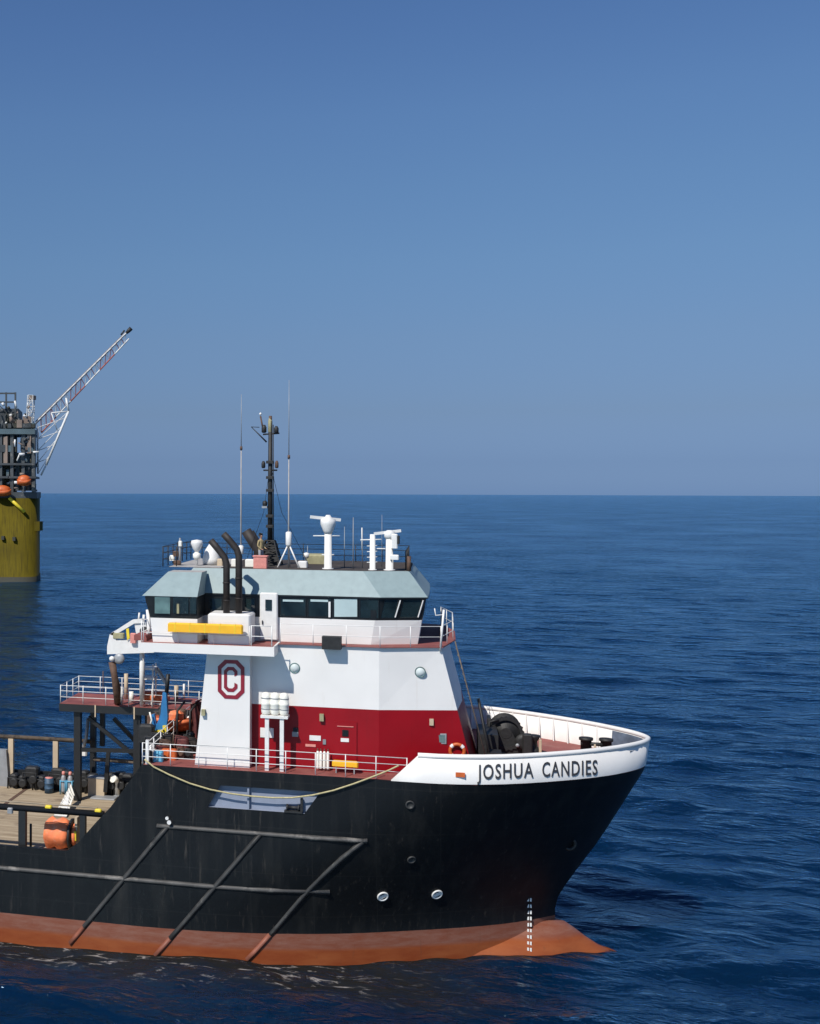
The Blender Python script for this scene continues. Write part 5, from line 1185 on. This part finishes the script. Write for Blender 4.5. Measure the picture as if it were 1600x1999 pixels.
ey.build('eyes', 'hair', man, loc=(0, 0, 0)).location = (0, 0, 0)

# ---------------------------------------------------------------- the far platform
RB = PZ(4, 1130, 0); DR = (RB - Vector((0, YC, 0))).length
M['yhull'] = mat('yellow_column', (.088, .068, .005), .7, vary=.25, scale=.12, spec=.1, streak=((.038, .030, .006), .7, .46))
M['growth'] = mat('marine_growth', (.035, .035, .025), .8)
M['rigsteel'] = mat('platform_steel', (.045, .052, .056), .6, vary=.3, scale=.3, dirt=((.30, .28, .25), .6, .58, .4))
M['rigteal'] = mat('platform_teal', (.075, .115, .13), .6, vary=.2, scale=.3)
M['rigtan'] = mat('platform_tan', (.20, .15, .12), .7, vary=.2, scale=.3)
M['boomred'] = mat('boom_red', (.34, .10, .08), .6, vary=.2, scale=.3); M['boomwhite'] = mat('boom_white', (.62, .62, .60), .6)
rig = thing('offshore_platform', (RB.x, RB.y, 0), 'distant offshore production platform on a yellow column at the left edge', 'oil platform')
def pr(px, py, back=0):   # point in the plane through the rig that faces the camera, a distance 'back' metres farther
    dx, dy = lev(px, py); dep = (RB - Vector((0, YC, 0))).dot(_f) + back; rt = dx * dep / FP
    return Vector((rt * cs - dep * sn, YC + rt * sn + dep * cs, H - dy * dep / FP))
rc = (pr(76, 1100) - pr(4, 1100)).length; ztop = pr(4, 972).z; cb = Vector((RB.x, RB.y, 0)); N = 44
col = MB()
def sq(r, k=5.5):
    out = []
    for i in range(N): a = 2 * math.pi * i / N + TH; c_, s_ = math.cos(a), math.sin(a); q = (abs(math.cos(a - TH)) ** k + abs(math.sin(a - TH)) ** k) ** (-1 / k); out.append((r * q * c_, r * q * s_))
    return out
rings = [(sq(rc * 1.02), -6), (sq(rc * 1.02), 1.2), (sq(rc), 1.25), (sq(rc), ztop)]
vs = [(RB.x + a, RB.y + b, z) for rr_, z in rings for a, b in rr_]
for i in range(3): col.add(vs, [], 0); o_ = len(col.v) - len(vs); [(col.f.append([o_ + i * N + j, o_ + i * N + (j + 1) % N, o_ + (i + 1) * N + (j + 1) % N, o_ + (i + 1) * N + j]), col.m.append(1 if i == 0 else 0), col.sm.append(True)) for j in range(N)]
col.add(vs[3 * N:], [tuple(range(N))], 0); column = col.build('column', ['yhull', 'growth'], rig)
MB().tube([pr(18, 972, -rc - .3), pr(48, 1000, -rc - .3)], .45, 8).build('pull_tube', 'yel2', column)
m_ = MB(); m_.box(pr(60, 1018, -rc * .8), pr(79, 1036, -rc * .8) + Vector((0, 2, 0))); m_.build('fairlead', 'yhull', column)
for px, py in ((6, 1050), (28, 1052)): q = pr(px, py, -rc - .2); MB().box(q - Vector((.4, .4, .5)), q + Vector((.4, .4, .5))).build('fitting', 'growth', column)
def rbox(px0, py0, px1, py1, b0_, b1_, name, mt, parent=rig):
    a = [pr(px0, py1, b0_), pr(px1, py1, b0_), pr(px1, py1, b1_), pr(px0, py1, b1_)]; z0_, z1_ = pr(px0, py1).z, pr(px0, py0).z
    # keep box faces upright with the near face's size
    w = a[1] - a[0]; w.z = 0; d_ = (_f * (b1_ - b0_)); p = [a[0], a[0] + w, a[0] + w + d_, a[0] + d_]
    return MB().prism([(q.x, q.y, z0_) for q in p], [(q.x, q.y, z1_) for q in p]).build(name, mt, parent)
rbox(-140, 960, 72, 972, -9, 12, 'lower_deck', 'rigsteel'); rbox(-140, 840, 68, 850, -9, 12, 'main_deck', 'rigteal')
rbox(-140, 800, 36, 838, -6, 10, 'process_module', 'rigsteel'); rbox(30, 885, 64, 935, -6, 6, 'equipment_room', 'rigteal')
rbox(-140, 870, 20, 900, -5, 6, 'equipment_room', 'rigsteel'); rbox(44, 815, 60, 838, -6, 2, 'control_room', 'rigtan')
rbox(-140, 850, 30, 960, 2, 9, 'inner_module', 'growth'); rbox(40, 855, 60, 880, 0, 6, 'inner_module', 'rigsteel'); rbox(34, 912, 63, 958, 0, 7, 'inner_module', 'growth')
rbox(-140, 905, 68, 909, -9, 12, 'mezzanine_deck', 'rigsteel'); rbox(-140, 930, 70, 934, -9, 10, 'cellar_deck', 'rigsteel')
for px, py0, py1, mt in ((2, 850, 970, 'rigsteel'), (24, 850, 965, 'rigsteel'), (46, 850, 960, 'rigsteel'), (66, 850, 965, 'rigsteel'), (58, 845, 885, 'rigtan'), (12, 852, 905, 'rigtan')):
    MB().beam(pr(px, py0, -8), pr(px, py1, -8), .9 if mt == 'rigsteel' else 1.1).build('deck_column', mt, rig)
rx = random.Random(11)
def rpipe(a, b, r, k): MB().tube([a, b], r, 6).build('pipe', ['rigsteel', 'rigtan', 'boomwhite', 'growth'][k], rig)
for k in range(56):
    px = rx.uniform(-6, 68); py = rx.uniform(853, 960); b_ = rx.uniform(-10, -4); c = rx.choice((0, 0, 1, 2, 3, 3))
    if rx.random() < .5: rpipe(pr(px, py, b_), pr(px + rx.uniform(-14, 14), py + rx.choice((0, 0, 6)), b_), rx.uniform(.2, .5), c)
    else: rpipe(pr(px, py, b_), pr(px + rx.choice((0, 0, 6)), py + rx.uniform(-22, 22), b_), rx.uniform(.18, .45), c)
for k in range(34):
    px = rx.uniform(-6, 60); py = rx.uniform(790, 838); b_ = rx.uniform(-8, -6.2); rpipe(pr(px, py, b_), pr(px + rx.uniform(-4, 4), py + rx.uniform(-16, 6), b_), rx.uniform(.15, .45), rx.choice((0, 3, 1, 2)))
for k in range(46):
    px = rx.uniform(-6, 62); py = rx.choice((838, 838, 884, 905, 930, 958, 958)); w = rx.uniform(5, 13); h_ = rx.uniform(6, 17); b_ = rx.uniform(-9, -2)
    if py == 838 and px > 38: h_ *= .6
    rbox(px, py - h_, min(px + w, 70), py, b_, b_ + 3, 'equipment_skid', rx.choice(('rigsteel', 'rigteal', 'growth', 'growth', 'rigtan', 'rigsteel')))
m_ = MB()
for px in (-40, -10, 12, 30): m_.beam(pr(px, 838, -6), pr(px, 766, -6), .4)
for py in (768, 785, 803): m_.beam(pr(-40, py, -6), pr(29, py, -6), .4)
m_.beam(pr(-10, 785, -6), pr(12, 803, -6), .3); m_.build('derrick_frame', 'rigsteel', rig)
m_ = MB(); truss(m_, pr(58, 838, -5), pr(61, 772, -5), 1.6, 1.5, 6, .12); m_.build('crane_mast', 'boomwhite', rig)
MB().box(pr(56, 772, -5.5), pr(67, 780, -5.5) + Vector((0, 1.5, 0))).build('mast_head', 'rigtan', rig)
# flare boom: triangular lattice, red and white bands, with its white supporting truss
fb = MB(); tip = pr(246, 651, -4); bas = pr(70, 826, -4); low0 = pr(72, 832, -3); nseg = 18; up = (tip - bas); ld_ = [bas.lerp(tip, i / nseg) for i in range(nseg + 1)]
for i in range(nseg):
    t = i / nseg; mi = (i // 3) % 2; wdt = 1.1 * (1 - .4 * t)
    o1 = _f * wdt; dn = lambda tt: Vector((0, 0, -1)) * (2.6 * (1 - .45 * tt)) + _r * (1.5 * (1 - .45 * tt))
    a0, a1 = ld_[i], ld_[i + 1]; t1 = (i + 1) / nseg
    for s_ in (-1, 1): fb.tube([a0 + o1 * s_, a1 + o1 * s_], .2, 5, 1 if s_ < 0 else mi)
    fb.tube([a0 + dn(t), a1 + dn(t1)], .2, 5, mi)
    for s_ in (-1, 1): fb.tube([a0 + o1 * s_, a0 + dn(t)], .1, 4, 1 - mi, False); fb.tube([a0 + dn(t), a1 + o1 * s_], .1, 4, mi, False)
    fb.tube([a0 - o1, a1 + o1], .09, 4, 1, False)
fb.tube([bas - _f * .9 + Vector((0, 0, .3)), tip + Vector((0, 0, .3))], .22, 6, 2)
boom = fb.build('flare_boom', ['boomred', 'boomwhite', 'rigtan'], rig)
fl = MB(); fl.tube([tip, pr(251, 646, -4), pr(256, 641, -4)], [.35, .55, .6], 10); fl.tube([pr(236, 654, -4), pr(243, 645, -4)], .25, 6); fl.build('flare_tip', 'blackm', boom)
m_ = MB(); A0, A1, B0, B1 = pr(73, 835, -5), pr(74, 925, -5), pr(134, 803, -5), pr(90, 908, -5)
m_.tube([A0, A1], .28, 6); m_.tube([pr(129, 777, -5), B0], .28, 6); m_.tube([B0, B1], .32, 6); m_.tube([B1, pr(80, 928, -5)], .25, 6); m_.tube([B0, pr(100, 806, -5)], .18, 5); m_.tube([pr(100, 806, -5), pr(112, 840, -5)], .16, 5)
for k in range(4): t = k / 4; m_.tube([A0.lerp(A1, t), B0.lerp(B1, min(1, t + .12))], .1, 4); m_.tube([A0.lerp(A1, min(1, t + .25)), B0.lerp(B1, t)], .09, 4)
m_.build('boom_support', 'boomwhite', rig)
for (px, py, L_, lb) in ((4, 963, 4.4, 'large orange lifeboat hung under the far platform, nearest the left edge'), (47, 943, 3.4, 'smaller orange lifeboat on the far platform above the yellow column')):
    q = pr(px, py, -rc - 1); m_ = boat_mesh(L_ * 1.1, 3.0, 2.6); m2 = boat_mesh(L_ * .95, 2.6, 3.6)
    t = thing('lifeboat', q, lb, 'lifeboat', 'orange lifeboats on the far platform')
    rt = Matrix.Rotation(TH, 3, 'Z'); m_.v = [rt @ v + q - Vector((0, 0, .8)) for v in m_.v]; m_.build('boat_hull', 'orange', t)
    for v in m2.v: v.z = 2.3 - v.z
    m2.v = [rt @ v + q + Vector((0, 0, -.15)) for v in m2.v]; m2.build('canopy', 'orange', t)
